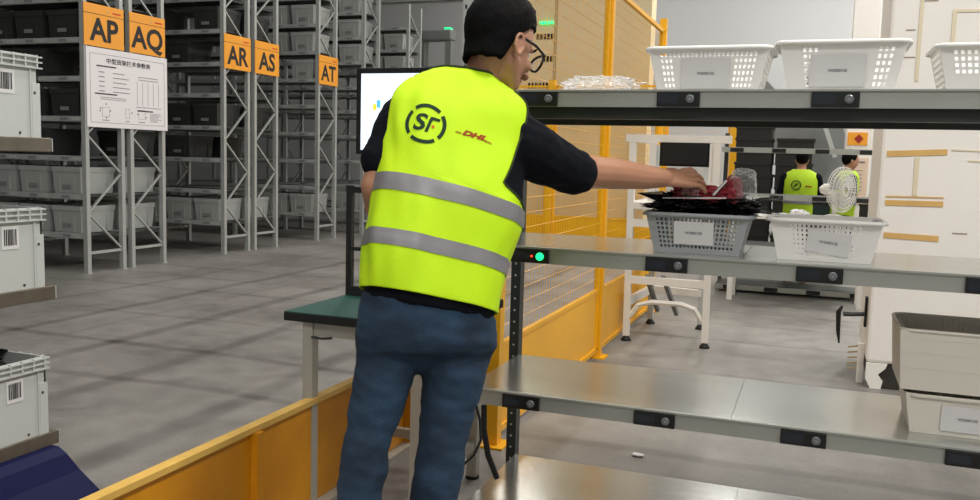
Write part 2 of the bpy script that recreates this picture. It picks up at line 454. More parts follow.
for z, lab in ((1.3645, 'large light grey bin with barcode label on the top rail of the left edge rack'), (.8345, 'large light grey bin with barcode label on the middle rail of the left edge rack'),
               (.2965, 'large light grey bin holding a black bag on the lowest rail at left')):
    if bb is None:
        o = bb = mesh_obj('large_bin', big_bin(), M_bigbin)
        barcode(o, .068, .20, .068, .078, .2905)
        for y, zz in ((.181, .17), (.12, .03), (-.17, .03)): bxo('drain_hole', (.2945 if y > .17 else .2905, .2955 if y > .17 else .2915, y - .004, y + .004, zz - .004, zz + .004), M_black, o)
    else: o = copy_tree(bb)
    o.location = (PX - .301, 2.158, z)
    tag(o, lab, 'bin', 'large grey bins in the left edge rack')
def crumple(name, c, r, seed, m, parent=None, amp=.25, freq=9, sub=5, flat=None):
    bm = bmesh.new(); bmesh.ops.create_icosphere(bm, subdivisions=sub, radius=1)
    off = Vector((seed * 3.1, seed * 1.7, seed))
    for v in bm.verts:
        d = v.co.normalized()
        n = noise.turbulence(d * freq * .25 + off, 4, False) * amp + abs(noise.noise(d * freq * .6 + off * 2)) * amp * .6
        q = Vector([math.copysign(abs(k) ** .7, k) for k in d]) * (1 - amp * .5 + n)
        v.co = Vector((q.x * r[0], q.y * r[1], max(q.z * r[2], flat if flat is not None else -9)))
    o = mesh_obj(name, bm, m, parent, smooth=False); o.location = c
    return o
o = crumple('black_bag', (PX - .31, 2.158, .585), (.25, .165, .1), 2, M_bagb, amp=.35)
tag(o, 'crumpled black plastic bag lying in the lowest grey bin at left', 'bag')
bm = bmesh.new()
prof = [(-.6, .262), (.03, .262), (.055, .235), (.085, .17), (.16, .06), (.2, 0), (-.6, 0)]
for y in (1.3, 2.36):
    pass
a = [bm.verts.new((PX + x, 1.35, z)) for x, z in prof]; b = [bm.verts.new((PX + x, 2.37 + (.262 - z) * .45, z)) for x, z in prof]
n_ = len(prof)
for k in range(n_): bm.faces.new((a[k], a[(k + 1) % n_], b[(k + 1) % n_], b[k]))
bm.faces.new(a[::-1]); bm.faces.new(b)
o = mesh_obj('floor_guard', bm, M_blue); tag(o, 'dark blue plastic guard on the floor below the left edge rack', 'guard')

# ------------------------------------------------------------------ yellow fence
def fence_panel(parent, ax, a0, a1, c, ztop, kick=True):
    """ax 'y': runs along Y at X=c from a0 to a1"""
    def pt(a, z, d=0): return (c + d, a, z) if ax == 'y' else (a, c + d, z)
    bm = bmesh.new(); n = int((a1 - a0) / .05)
    for k in range(1, n):
        a = a0 + (a1 - a0) * k / n; tube(bm, [pt(a, .46), pt(a, ztop - .02)], .0011, 4, cap=False)
    z = .56
    while z < ztop - .03: tube(bm, [pt(a0, z, .004), pt(a1, z, .004)], .0015, 4, cap=False); z += .075
    mesh_obj('wire_mesh', bm, M_yellow, parent)
    bm = bmesh.new()
    bar(bm, pt(a0, ztop), pt(a1, ztop), .03, .03); bar(bm, pt(a0, .06), pt(a1, .06), .03, .03); bar(bm, pt(a0, .47), pt(a1, .47), .025, .025)
    bar(bm, pt(a0 + .015, .06), pt(a0 + .015, ztop), .03, .03); bar(bm, pt(a1 - .015, .06), pt(a1 - .015, ztop), .03, .03)
    mesh_obj('panel_frame', bm, M_yellow, parent)
    bm = bmesh.new()
    if ax == 'y': box(bm, c - .004, c + .004, a0 + .03, a1 - .03, .075, .455)
    else: box(bm, a0 + .03, a1 - .03, c - .004, c + .004, .075, .455)
    mesh_obj('kick_plate', bm, M_yellow, parent)
def fence_post(parent, x, y, h, s=.06):
    bm = bmesh.new(); box(bm, x - s / 2, x + s / 2, y - s / 2, y + s / 2, 0.011, h); box(bm, x - .07, x + .07, y - .07, y + .07, 0, .01)
    mesh_obj('fence_post', bm, M_yellow, parent)
FX = -1.37
t = thing('safety_fence', (0, 0, 0), 'yellow wire mesh safety fence with solid kick plates behind the pick shelf', 'fence')
for y in (3.80, 5.87, 7.96): fence_post(t, FX, y, 2.62)
fence_panel(t, 'y', 3.845, 5.825, FX, 2.51); fence_panel(t, 'y', 5.915, 7.915, FX, 2.51)
t = thing('safety_fence', (0, 0, 0), 'far yellow mesh fence crossing behind the white scanning machine', 'fence')
for x in (-5.6, -4.0, -2.25, -1.2): fence_post(t, x, 13.4, 2.6, .1)
fence_panel(t, 'x', -5.54, -4.06, 13.4, 2.5); fence_panel(t, 'x', -3.94, -2.31, 13.4, 2.5); fence_panel(t, 'x', -2.19, -1.26, 13.4, 2.5)
# low barrier
t = thing('floor_barrier', (-1.735, 0, 0), 'low solid yellow barrier running along the floor behind the workbench', 'barrier')
M_amber = mat('stained_amber_paint', '#e0980f', .45, col2='#c27c0c', scale=3.5)
bxo('barrier_plate', (-.004, .004, .3, 3.62, .03, .415), M_amber, t)
bxo('top_rail', (-.02, .02, .3, 3.62, .416, .436), mat('worn_yellow', '#e6b95c', .4, var=.2), t)
bxo('foot_strip', (-.03, .05, .3, 3.62, 0, .028), M_tleg, t)
for y in (1.2, 2.4, 3.58): bxo('stiffener', (.005, .035, y, y + .035, .03, .414), M_amber, t)

# beige enclosure behind the fence
t = thing('beige_cabinet', (-3.2, 9.2, 0), 'tall beige panelled cabinet with rows of black vent slots behind the yellow fence', 'cabinet')
bxo('side_panel', (-1.75, .52, 5.2, 5.6, 0, 5.2), M_beige, t)
bxo('seam_strip', (-1.1, -1.05, 5.19, 5.2, 0, 5.2), mat('beige_dark_strip', '#b49a72', .6), t)
bm = bmesh.new()
for z, n in ((2.56, 7), (3.0, 3), (3.37, 5)):
    for k in range(n): box(bm, -1.16 - k * .062, -1.12 - k * .062, 5.19, 5.199, z, z + .09)
mesh_obj('vent_slots', bm, M_black, t)
bxo('indicator_lamp', (-1.35, -1.12, 5.16, 5.19, 3.62, 3.66), M_green, t)

# portal gate far back
t = thing('portal_gate', (-7.17, 16, 0), 'grey portal frame with a green lamp against the white back wall', 'gate')
bm = bmesh.new()
box(bm, -.34, -.22, -.1, .1, 0, 3.6); box(bm, .22, .34, -.1, .1, 0, 3.6); mesh_obj('leg', bm, M_grey, t)
bm = bmesh.new(); box(bm, -.36, .36, -.12, .12, 3.6, 3.82, bev=.04); mesh_obj('header', bm, M_grey, t)
bxo('cross_bar', (-.22, .22, -.05, .05, 3.02, 3.12), M_grey, t)
bxo('indicator_lamp', (.18, .3, -.06, .06, 3.822, 3.855), M_green, t)
# perforated upright behind the person's head
t = thing('slotted_upright', (-2.84, 7, 0), 'tall perforated steel upright rising behind the head of the man', 'post')
bxo('web', (-.06, .06, 0, .06, 0.011, 6.9), M_lgrey, t); bxo('foot_plate', (-.1, .1, -.04, .1, 0, .01), M_grey, t)
bm = bmesh.new()
for k in range(66): 
    for x in (-.032, .032): box(bm, x - .009, x + .009, -.002, 0, .2 + k * .1 + (x > 0) * .02, .235 + k * .1 + (x > 0) * .02)
mesh_obj('slot', bm, M_black, t)

# ------------------------------------------------------------------ white scanning machine behind the shelf
t = thing('scanning_machine', (0, 6.53, 0), 'white framed scanning machine with a dark screen standing behind the pick shelf', 'machine')
for x, y in ((-1.30, 0), (-.715, 0), (-1.26, .8), (-.84, .74)):
    bm = bmesh.new(); bar(bm, (x, y, .04), (x - .01, y, 1.5), .046, .046); lg = mesh_obj('leg', bm, M_mach if y == 0 else M_lgrey, t)
    bm = bmesh.new(); tube(bm, [(x, y, 0), (x, y, .015), (x, y, .045)], 0, 10, rs=[.04, .036, .012]); mesh_obj('levelling_foot', bm, M_rubber, lg)
bm = bmesh.new(); bar(bm, (-1.36, 0, 1.53), (-.60, 0, 1.53), .05, .055); bar(bm, (-1.33, 0, 1.53), (-1.29, .8, 1.53), .05, .05); bar(bm, (-.64, 0, 1.53), (-.80, .74, 1.53), .05, .05)
mesh_obj('top_frame', bm, M_mach, t)
for a_, b_ in (((-1.3, 0, .47), (-.71, 0, .47)), ((-1.3, 0, .9), (-.71, 0, .9)), ((-1.26, .78, .3), (-.84, .72, .3)), ((-1.3, 0, .3), (-1.26, .78, .3))):
    bm = bmesh.new(); bar(bm, a_, b_, .045, .055); mesh_obj('cross_rail', bm, M_mach, t)
bm = bmesh.new()
tube(bm, [(-1.28, 0, .19), (-1.22, 0, .28), (-1.12, 0, .31), (-.9, 0, .31), (-.8, 0, .28), (-.74, 0, .19)], .02, 6); mesh_obj('gusset_rail', bm, M_mach, t)
bm = bmesh.new(); box(bm, -1.33, -.68, -.02, .78, 1.0, 1.06, bev=.01); mesh_obj('table_bed', bm, M_mach, t)
bm = bmesh.new(); bar(bm, (-1.17, .04, .5), (-1.12, .3, .2), .03); bar(bm, (-1.05, .05, .5), (-1.0, .5, .15), .03); mesh_obj('drive_strut', bm, M_grey, t)
sc = bxo('screen', (-1.09, -.76, -.03, .0, 1.345, 1.503), M_dscreen, t)
bxo('screen_bezel', (-1.11, -.74, 0.001, .03, 1.33, 1.51), M_blackm, sc)
for x in (-1.18, -.72): bxo('side_bracket', (x, x + .05, -.035, -.028, 1.07, 1.5), M_mach, t)

# ------------------------------------------------------------------ pick shelf (right)
SY = 2.90; SB = 3.50; SX0 = -1.157; SX1 = 1.25
t = thing('pick_shelf', (0, SY, 0), 'long steel pick-to-light shelf with four decks that the man reaches into', 'shelf')
DECK = [.08, .52, 1.045, 1.585]
def module(parent, x, z, lit=False, w=.137):
    bm = bmesh.new(); box(bm, x, x + w, -.013, -.0015, z - .052, z - .004, bev=.0015)
    o = mesh_obj('display_module', bm, M_black, parent)
    bm = bmesh.new(); cx = x + w * .78
    tube(bm, [(cx, -.0135, z - .028), (cx, -.019, z - .028), (cx, -.021, z - .028)], 0, 20, rs=[.0135, .0135, .011])
    b = mesh_obj('button', bm, M_green if lit else M_btn, o)
    if not lit:
        bm = bmesh.new(); tube(bm, [(cx, -.0211, z - .028), (cx, -.0225, z - .028)], .006, 12); mesh_obj('button_centre', bm, M_grey, o)
    else:
        bm = bmesh.new(); tube(bm, [(cx - .03, -.0135, z - .028), (cx - .03, -.015, z - .028)], .004, 10); mesh_obj('red_lamp', bm, mat('red_lamp', '#ff5030', .4, emit='#ff4020', estr=2), o)
    bm = bmesh.new(); box(bm, x + .006, x + w * .5, -.0136, -.0132, z - .043, z - .013); mesh_obj('display_window', bm, mat('display_window', '#1d222c', .15), o)
    return o
for i, z in enumerate(DECK):
    xs = [SX0, -.222, .68, SX1]
    for x0, x1 in zip(xs, xs[1:]):
        bm = bmesh.new(); box(bm, x0 + .001, x1 - .001, .012, SB - SY - .001, z - .012, z); d = mesh_obj('shelf_deck', bm, M_deck_top, t)
    fr = bmesh.new()
    box(fr, SX0, SX1, 0, .011, z - .054, z + .003); box(fr, SX0, SX1, -.006, -.0005, z - .003, z + .003)
    fo = mesh_obj('front_strip', fr, M_face, t)
    if i > 0:
        for k in range(6):
            x = -.994 + k * .473 - (i == 1) * .016 + (i == 3) * .012
            if x + .14 < SX1: module(fo, x, z, lit=(i == 2 and k == 0))
    bm = bmesh.new(); hz_ = .092 if i == 3 else .045; box(bm, SX0 + .02, SX1, .03, .07, z - hz_, z - .0125); box(bm, SX0 + .02, SX1, SB - SY - .06, SB - SY - .03, z - hz_, z - .0125)
    box(bm, SX0 + .01, SX0 + .035, .0711, SB - SY - .061, z - .045, z - .0125)
    mesh_obj('support_channel', bm, M_under, t) if i else bm.free()
for x in (SX0 - .043, SX1 + .02):
    bm = bmesh.new(); box(bm, x, x + .042, SB - SY - .001, SB - SY + .05, 0, 1.57); p = mesh_obj('post', bm, M_post, t)
    bm = bmesh.new()
    for k in range(29): tube(bm, [(x + .02, SB - SY - .003, .06 + k * .05), (x + .02, SB - SY - .0005, .06 + k * .05)], .0045, 8)
    mesh_obj('post_hole', bm, M_hole, p)
# cable and brace at the left end
bm = bmesh.new(); tube(bm, [P(484, 405, 3.2), P(484, 430, 3.2), P(488, 455, 3.22), P(497, 478, 3.24)], .011, 8); mesh_obj('cable_hose', bm, M_rubber); 
tag(COL.objects[-1], 'thick black hose hanging at the left end of the pick shelf', 'hose')
bm = bmesh.new(); tube(bm, [P(476, 405, 3.1), P(480, 420, 3.1), P(481, 440, 3.1), P(474, 455, 3.1), P(464, 464, 3.1)], .005, 6); o = mesh_obj('cable', bm, M_rubber)
tag(o, 'thin black cable looping beside the leg of the man in jeans', 'cable')

# ------------------------------------------------------------------ baskets
def quad_wall(bm, c, nu, nv, hole, thick=.0025):
    """c: four corners (bl, br, tr, tl); cells where hole(i,j) are left open; returns solid wall"""
    bl, br, tr, tl = [Vector(p) for p in c]
    n = (br - bl).cross(tl - bl).normalized()
    def pt(u, v): return bl.lerp(br, u).lerp(tl.lerp(tr, u), v)
    us = sorted({0, 1} | {x for i in range(nu) for x in (.08 + .84 * (i + .25) / nu, .08 + .84 * (i + .8) / nu)})
    vs = sorted({0, 1} | {x for j in range(nv) for x in (.08 + .80 * (j + .25) / nv, .08 + .80 * (j + .8) / nv)})
    g = [[(bm.verts.new(pt(u, v)), bm.verts.new(pt(u, v) - n * thick)) for v in vs] for u in us]
    def is_h(a, b):
        if a < 0 or b < 0 or a >= len(us) - 1 or b >= len(vs) - 1: return False
        return a % 2 == 1 and b % 2 == 1 and hole((a - 1) // 2, (b - 1) // 2)
    for a in range(len(us) - 1):
        for b in range(len(vs) - 1):
            if is_h(a, b):
                for (p, q) in (((a, b), (a + 1, b)), ((a + 1, b), (a + 1, b + 1)), ((a + 1, b + 1), (a, b + 1)), ((a, b + 1), (a, b))):
                    bm.faces.new((g[p[0]][p[1]][0], g[q[0]][q[1]][0], g[q[0]][q[1]][1], g[p[0]][p[1]][1]))
            else:
                bm.faces.new((g[a][b][0], g[a + 1][b][0], g[a + 1][b + 1][0], g[a][b + 1][0]))
                bm.faces.new((g[a][b + 1][1], g[a + 1][b + 1][1], g[a + 1][b][1], g[a][b][1]))
def basket(name, loc, label, wt, dt, h, m, tap=.032, cols=18, rows=6, fronthole=None, sidehole=None, card=(.0, .0, .09, .06), cardrot=0, rz=0, group='perforated baskets on the pick shelf', rimw=.014, code='W2000135'):
    t = thing(name, loc, label, 'basket', group, rz)
    W, D = wt / 2, dt / 2; w, d = W - tap, D - tap * .8
    bm = bmesh.new()
    B = [(-w, -d, .004), (w, -d, .004), (w, d, .004), (-w, d, .004)]; T = [(-W, -D, h), (W, -D, h), (W, D, h), (-W, D, h)]
    fh = fronthole or (lambda i, j: True); sh = sidehole or (lambda i, j: True)
    quad_wall(bm, (B[0], B[1], T[1], T[0]), cols, rows, fh)
    quad_wall(bm, (B[2], B[3], T[3], T[2]), cols, rows, fh)
    quad_wall(bm, (B[1], B[2], T[2], T[1]), max(4, cols * 2 // 3), rows, sh)
    quad_wall(bm, (B[3], B[0], T[0], T[3]), max(4, cols * 2 // 3), rows, sh)
    box(bm, -w, w, -d, d, 0, .004)
    mesh_obj('basket_body', bm, m, t)
    bm = bmesh.new()      # rolled, flared rim with rounded corners
    r = .03; prof = [(-.004, -.012), (.0, -.001), (rimw * .6, .001), (rimw, -.003), (rimw, -.012), (rimw - .002, -.012), (rimw - .002, -.004), (.002, -.006)]
    path = []
    for cx, cy, a0 in ((W - r, D - r, 0), (-W + r, D - r, 90), (-W + r, -D + r, 180), (W - r, -D + r, 270)):
        for k in range(7): a = math.radians(a0 + k * 15); path.append((cx, cy, math.cos(a), math.sin(a)))
    rings = [[bm.verts.new((cx + nx * (r + px), cy + ny * (r + px), h + pz)) for px, pz in prof] for cx, cy, nx, ny in path]
    N = len(rings)
    for k in range(N):
        a, b = rings[k], rings[(k + 1) % N]
        for q in range(len(prof)): bm.faces.new((a[q], a[(q + 1) % len(prof)], b[(q + 1) % len(prof)], b[q]))
    mesh_obj('basket_rim', bm, m, t, smooth=True)
    if card:
        cx, cz, cw, ch = card
        bm = bmesh.new(); box(bm, -cw / 2, cw / 2, -.0012, 0, -ch / 2, ch / 2)
        slope = math.atan2(tap * .8, h)
        tb = text_bm(code, .0125, .0004, .0002); 
        mt = Matrix.Translation((0, -.0016, 0)) @ Matrix(((1, 0, 0), (0, 0, -1), (0, 1, 0))).to_4x4(); tb.transform(mt)
        yy = -d - (D - d) * ((cz + h / 2) / h) - .0035
        X = Matrix.Translation((cx, yy, h / 2 + cz)) @ Matrix.Rotation(slope, 4, 'X') @ Matrix.Rotation(cardrot, 4, 'Y')
        bm.transform(X); tb.transform(X)
        c = mesh_obj('label_card', bm, M_card, t); mesh_obj('code_print', tb, M_greyprint, c)
    return t
dz = [z + .0005 for z in DECK]
side_cols = lambda a, b: (lambda i, j: i < a or i >= b)
basket('perforated_basket', (-.368, 3.135, dz[3]), 'white perforated basket on the top deck, leftmost of the three there', .392, .27, .152, M_white_b, cols=22, fronthole=lambda i, j: j == 5 or i < 3 or i > 16, card=(-.005, -.012, .158, .098))
basket('perforated_basket', (.044, 3.125, dz[3]), 'white rounded basket in the middle of the top deck, below the white pillar', .378, .26, .163, M_white_b, cols=18, fronthole=lambda i, j: 1 < i < 5 or i > 14, card=(-.01, -.012, .165, .1))
basket('perforated_basket', (.515, 3.115, dz[3]), 'white slotted basket cut off by the right edge of the top deck', .40, .26, .145, M_white_b, cols=18, fronthole=lambda i, j: j > 1 and i < 9, card=(.07, -.012, .12, .09))
basket('perforated_basket', (-.378, 3.135, dz[2]), 'grey perforated basket holding the parcels under the hand of the man', .345, .25, .138, M_grey_b, cols=19, rows=7, tap=.03, fronthole=lambda i, j: True, card=(-.008, .002, .132, .08))
basket('perforated_basket', (.03, 3.135, dz[2]), 'empty white perforated basket on the middle deck beside the grey one', .345, .25, .138, M_white_b, cols=19, rows=7, tap=.03, fronthole=lambda i, j: 1 < i < 17 and not (10 < i < 13 and j < 5), card=(.012, -.006, .132, .075), cardrot=.12)
# nested cream baskets lower right
t = basket('stacking_basket', (.60, 3.17, dz[1]), 'lower cream basket with a label, nested under another on the lower deck', .60, .32, .128, M_cream_b, tap=.02, cols=6, rows=2, fronthole=lambda i, j: False, sidehole=lambda i, j: False, card=(-.12, -.005, .15, .085), group='nested cream baskets on the lower deck', rimw=.004)
t = thing('stacking_basket', (.60, 3.17, dz[1] + .14), 'upper cream basket with ribbed inner wall, nested on another on the lower deck', 'basket', 'nested cream baskets on the lower deck')
bm = bmesh.new(); W, D = .33, .17; w, d = .318, .161; h = .19
B = [(-w, -d, 0), (w, -d, 0), (w, d, 0), (-w, d, 0)]; T = [(-W, -D, h), (W, -D, h), (W, D, h), (-W, D, h)]
for q in ((0, 1), (1, 2), (2, 3), (3, 0)): quad_wall(bm, (B[q[0]], B[q[1]], T[q[1]], T[q[0]]), 3, 3, lambda i, j: False, .004)
box(bm, -w, w, -d, d, 0, .006)
mesh_obj('basket_body', bm, M_cream_b, t)
bm = bmesh.new()
for k in range(40):
    x = -.31 + k * .0159; box(bm, x, x + .004, D - .0205, D - .0155, .02, h - .006)
for k in range(18):
    y = -.16 + k * .018
    box(bm, -W + .0155, -W + .0205, y, y + .004, .02, h - .006)
mesh_obj('inner_ribs', bm, M_cream_b, t)
bm = bmesh.new()
for z in (.07, .12, .165): 
    e_ = .009 * z / h; box(bm, -w - e_, w + e_, -d - e_ - .0012, -d - e_, z, z + .002); box(bm, -w - .012 * z / h - .0012, -w - .012 * z / h, -d, d, z, z + .002)
bmesh.ops.create_cube(bm, size=.0001, matrix=Matrix.Translation((0, -d, .1)))
mesh_obj('moulded_lines', bm, M_cream_b, t)
bm = bmesh.new()
r = .04; path = []
for cx, cy, a0 in ((W - r, D - r, 0), (-W + r, D - r, 90), (-W + r, -D + r, 180), (W - r, -D + r, 270)):
    for k in range(7): a = math.radians(a0 + k * 15); path.append(Vector((cx + r * math.cos(a), cy + r * math.sin(a), h)))
tube(bm, path + [path[0]], .0055, 8); mesh_obj('basket_rim', bm, M_cream_b, t, smooth=True)

# parcels in the grey basket
o = crumple('black_parcel', (-.365, 3.14, 1.212), (.195, .118, .044), 4, M_bagb, amp=.5, freq=13, sub=6)
tag(o, 'black polybag parcel spilling over the rim of the grey basket', 'parcel')
bm = bmesh.new(); 
vs = [bm.verts.new(p) for p in ((-.60, 3.03, 1.228), (-.50, 2.99, 1.195), (-.47, 3.02, 1.225), (-.53, 3.09, 1.235))]
bm.faces.new(vs); bmesh.ops.solidify(bm, geom=list(bm.faces), thickness=.003); mesh_obj('bag_corner', bm, M_bagb, o, smooth=False).matrix_parent_inverse = Matrix.Translation((.375, -3.13, -1.195))
t = thing('wrapped_parcel', (-.345, 3.1, 1.236), 'dark red parcel in clear plastic film pressed by the hand of the man', 'parcel')
crumple('red_pack', (-.02, -.005, .012), (.125, .065, .03), 6, M_redpk, t, amp=.25, freq=8)
ro = crumple('red_pack', (.075, -.03, .028), (.032, .04, .05), 7, M_redpk, t, amp=.3, freq=8)
crumple('plastic_film', (.105, -.01, .042), (.05, .06, .06), 9, M_plastic, t, amp=.15, freq=7, sub=5)
crumple('film_bubble', (-.06, -.055, .018), (.032, .022, .022), 3, M_plastic, t, amp=.2, sub=4)
bm = bmesh.new(); bar(bm, (-.15, -.082, -.004), (.06, -.085, .004), .012, .004); mesh_obj('white_edge', bm, M_card, t)
bm = bmesh.new(); bar(bm, (.015, -.071, .012), (.055, -.06, .062), .03, .004); mesh_obj('sticker', bm, M_card, t)
o = crumple('plastic_bag', (-.74, 3.05, DECK[3] + .028), (.14, .07, .034), 12, M_plastic, amp=.4, freq=12, sub=5, flat=-.024)
tag(o, 'clear crumpled plastic bag lying on the left of the top deck', 'bag')
o = crumple('paper_scrap', (-.705, 3.93, .008), (.03, .018, .006), 8, M_card, amp=.3, sub=3, flat=-.006); tag(o, 'small white paper scrap on the concrete floor behind the lowest deck', 'paper')

# ------------------------------------------------------------------ big clad column at right
t = thing('clad_column', (.34, 5.81, 0), 'broad white clad column with ochre tape strips behind the pick shelf', 'column')
bm = bmesh.new(); box(bm, .0, 2.2, 0, .95, .16, 6.4, bev=.02); mesh_obj('cladding', bm, M_column, t)
bm = bmesh.new(); box(bm, .03, .2, .02, .93, 0, .158); box(bm, .2, 2.17, .05, .9, 0, .158); mesh_obj('column_core', bm, M_core, t)
bm = bmesh.new()
pts = [(.0, .16), (.0, .06), (.03, .0), (.09, .0), (.1, .05), (.07, .09), (.11, .13), (.12, .16)]
a = [bm.verts.new((x + .005, -.004, z)) for x, z in pts]; b = [bm.verts.new((x + .005, .012, z)) for x, z in pts]
for k in range(len(pts)): bm.faces.new((a[k], a[(k + 1) % 8], b[(k + 1) % 8], b[k]))
bm.faces.new(a[::-1]); bm.faces.new(b); mesh_obj('torn_edge', bm, M_column, t)
def strip(x0, x1, z0, z1, m, h=.035):
    bm = bmesh.new(); bar(bm, (x0, -.003, z0), (x1, -.003, z1), .003, h); mesh_obj('tape_strip', bm, m, t)
def cz(y, x=915): return 1.35 + (171 - y) * 6.05 / F
strip(.035, .36, cz(157.5), cz(155), M_tape, .034); strip(.045, .36, cz(200), cz(199.5), M_tape, .032); strip(.05, .35, cz(228.5), cz(229.5), M_tape, .034)
strip(.045, .36, cz(194.5), cz(194), M_tape, .008); strip(.38, .62, cz(153), cz(154), M_tapef, .008); strip(.47, .7, cz(162), cz(163), M_tapef, .008)
for x, z0, z1, w, m in ((.19, cz(160), cz(193), .025, M_tapef), (.155, cz(25), cz(95), .02, M_tapef), (.33, cz(38), cz(95), .022, M_tapef), (.6, cz(160), cz(185), .01, M_tapef)):
    bm = bmesh.new(); box(bm, x, x + w, -.0055, -.0035, z1, z0); mesh_obj('tape_strip', bm, m, t)
strip(.33, .75, cz(37), cz(38), M_tapef, .016)
bm = bmesh.new()
for x0, x1, z in ((.17, .25, cz(28)), (.32, .36, cz(27)), (.09, .14, cz(52)), (.08, .15, cz(75)), (.42, .5, cz(224))): box(bm, x0, x1, -.003, -.001, z - .003, z + .003)
mesh_obj('scuff_mark', bm, mat('brown_scuff', '#9a8a78', .7), t)
# black lever and brush on its left side
o = thing('hook_lever', (.34, 5.95, .44), 'black hooked lever sticking out from the white column', 'lever')
bm = bmesh.new(); tube(bm, [(-.004, 0, 0), (-.09, 0, -.01), (-.14, -.01, -.01)], .014, 8); mesh_obj('lever_arm', bm, M_black, o)
bm = bmesh.new(); tube(bm, [(-.15, -.01, .04), (-.17, -.01, .0), (-.165, -.01, -.12), (-.155, -.01, -.2)], 0, 8, rs=[.008, .016, .013, .005]); mesh_obj('hook', bm, M_black, o)
bxo('mount_plate', (-.018, -.004, -.03, .03, -.08, .11), M_black, o)
o = thing('hand_brush', (.30, 5.95, .2), 'small brush with pale bristles against the foot of the white column', 'brush')
bxo('brush_block', (.0, .036, -.02, .02, -.2, .05), M_column, o)
bm = bmesh.new()
for k in range(5): bar(bm, (-.002, 0, .03 - k * .035), (-.06, 0, .02 - k * .035), .012, .01)
mesh_obj('bristles', bm, mat('straw_bristle', '#a89a72', .7), o)

# ------------------------------------------------------------------ far pillar, warning sign, board
bm = bmesh.new(); box(bm, .285, .60, 12, 12.4, 0, ZC - .01, bev=.01); o = mesh_obj('pillar', bm, M_column)
tag(o, 'slim white pillar in the distance, left of the big clad column', 'pillar')
o = thing('warning_sign', (.44, 11.989, 1.72), 'orange warning sign with a dark red diamond on the distant pillar', 'sign')
bxo('sign_plate', (-.13, .1, 0, .01, -.08, .08), M_orange, o)
bm = bmesh.new(); v = [bm.verts.new(p) for p in ((-.055, -.003, 0), (0, -.003, -.06), (.055, -.003, 0), (0, -.003, .06))]; bm.faces.new(v); mesh_obj('diamond', bm, mat('dark_red', '#9a1f18', .5), o)
o = thing('notice_sheet', (.44, 11.991, 1.2), 'pale notice sheet below the orange warning sign on the distant pillar', 'poster')
bxo('sheet', (-.14, .13, 0, .008, -.3, .28), mat('peach_sheet', '#e8cdb8', .6), o)
bm = bmesh.new(); box(bm, -.1, .09, -.003, -.0005, .22, .24)
for k in range(6): box(bm, -.1, .07, -.003, -.0005, .12 - k * .05, .127 - k * .05)
mesh_obj('printed_lines', bm, M_greyprint, o)

# ------------------------------------------------------------------ background pick rack
t = thing('pick_shelf', (0, 9.6, 0), 'distant pick shelf with dark display modules in front of two workers', 'shelf')
for z in (.08, .52, 1.05, 1.535):
    bxo('shelf_deck', (-.98, .62, .012, .5, z - .015, z), M_deck, t)
    fo = bxo('front_strip', (-.98, .62, 0, .011, z - .05, z + .005), M_face, t)
    for k in range(4): 
        mo = bxo('display_module', (-.89 + k * .42, -.755 + k * .42, -.012, -.001, z - .045, z - .003), M_black, fo)
for x, y in ((-1.0, .45), (.6, .45)): bxo('post', (x, x + .04, y + .055, y + .1, 0, 1.7), M_post, t)
for x in (-.82, -.5): 
    o = bxo('paper_pile', (x, x + .22, 9.08, 9.3, .8605, .875 + abs(x) * .02), M_card); tag(o, 'white paper pile on the distant shelf, ' + ('nearer the parcels' if x < -.7 else 'nearer the worker in the vest'), 'paper')
o = crumple('packing_scraps', (-.16, 9.2, .885), (.09, .09, .045), 21, M_card, amp=.5, sub=4, flat=-.022); tag(o, 'crumpled packing scraps on the distant shelf in front of the worker', 'packaging')
for x, l, zz in ((-.06, 'dark green crate on the distant shelf left of the white fan', 0), (.40, 'black crate on the distant shelf right of the white fan', 1)):
    bm = bmesh.new(); box(bm, x + .02, x + .19, 9.66, 10.0, .5215, .96); 
    o = mesh_obj('crate', bm, mat('dark_green_crate', '#16302b', .5) if not zz else M_tray)
    bmx = bmesh.new(); box(bmx, x + .012, x + .198, 9.654, 10.006, .9605, .98); mesh_obj('crate_rim', bmx, M_tray, o); tag(o, l, 'crate')
# bench under the fan
t = thing('packing_bench', (0, 9.02, 0), 'long white bench carrying papers and the desk fan before the distant shelf', 'table')
bxo('table_top', (-.85, .5, 0, .45, .83, .86), M_mach, t)
for x in (-.8, .41):
    for y in (.02, .38): bxo('leg', (x, x + .05, y, y + .05, 0, .829), M_mach, t)
# fan
t = thing('desk_fan', (.16, 9.2, .8605), 'white desk fan seen nearly side-on before the distant shelf', 'fan')
bm = bmesh.new(); tube(bm, [(0, 0, 0), (0, 0, .02), (0, 0, .04)], 0, 24, rs=[.1, .1, .04]); mesh_obj('base', bm, M_mach, t)
bm = bmesh.new(); tube(bm, [(0, 0, .04), (0, 0, .26)], .02, 10); mesh_obj('pole', bm, M_mach, t)
bm = bmesh.new(); tube(bm, [(-.14, -.02, .27), (-.1, -.01, .28), (-.02, 0, .28), (.0, 0, .28)], 0, 14, rs=[.03, .055, .055, .03]); mesh_obj('motor', bm, M_mach, t)
bm = bmesh.new(); R_ = .22; ax = Vector((.8, -.6, 0)).normalized(); e1 = ax.cross(Vector((0, 0, 1))); c0 = Vector((.06, -.02, .28))
for s in (-.045, .045):
    for rr in (.06, .1, .14, .18, .22):
        tube(bm, [c0 + ax * s * (1 - (rr / .26) ** 2) + (e1 * math.cos(a) + Vector((0, 0, 1)) * math.sin(a)) * rr for a in [2 * PI * k / 28 for k in range(29)]], .003, 5)
    for k in range(40):
        a = 2 * PI * k / 40; dd = e1 * math.cos(a) + Vector((0, 0, 1)) * math.sin(a)
        tube(bm, [c0 + ax * s * .95 + dd * .03, c0 + ax * s * .7 + dd * .13, c0 + ax * s * .28 + dd * .22], .003, 4)
mesh_obj('guard', bm, M_mach, t)
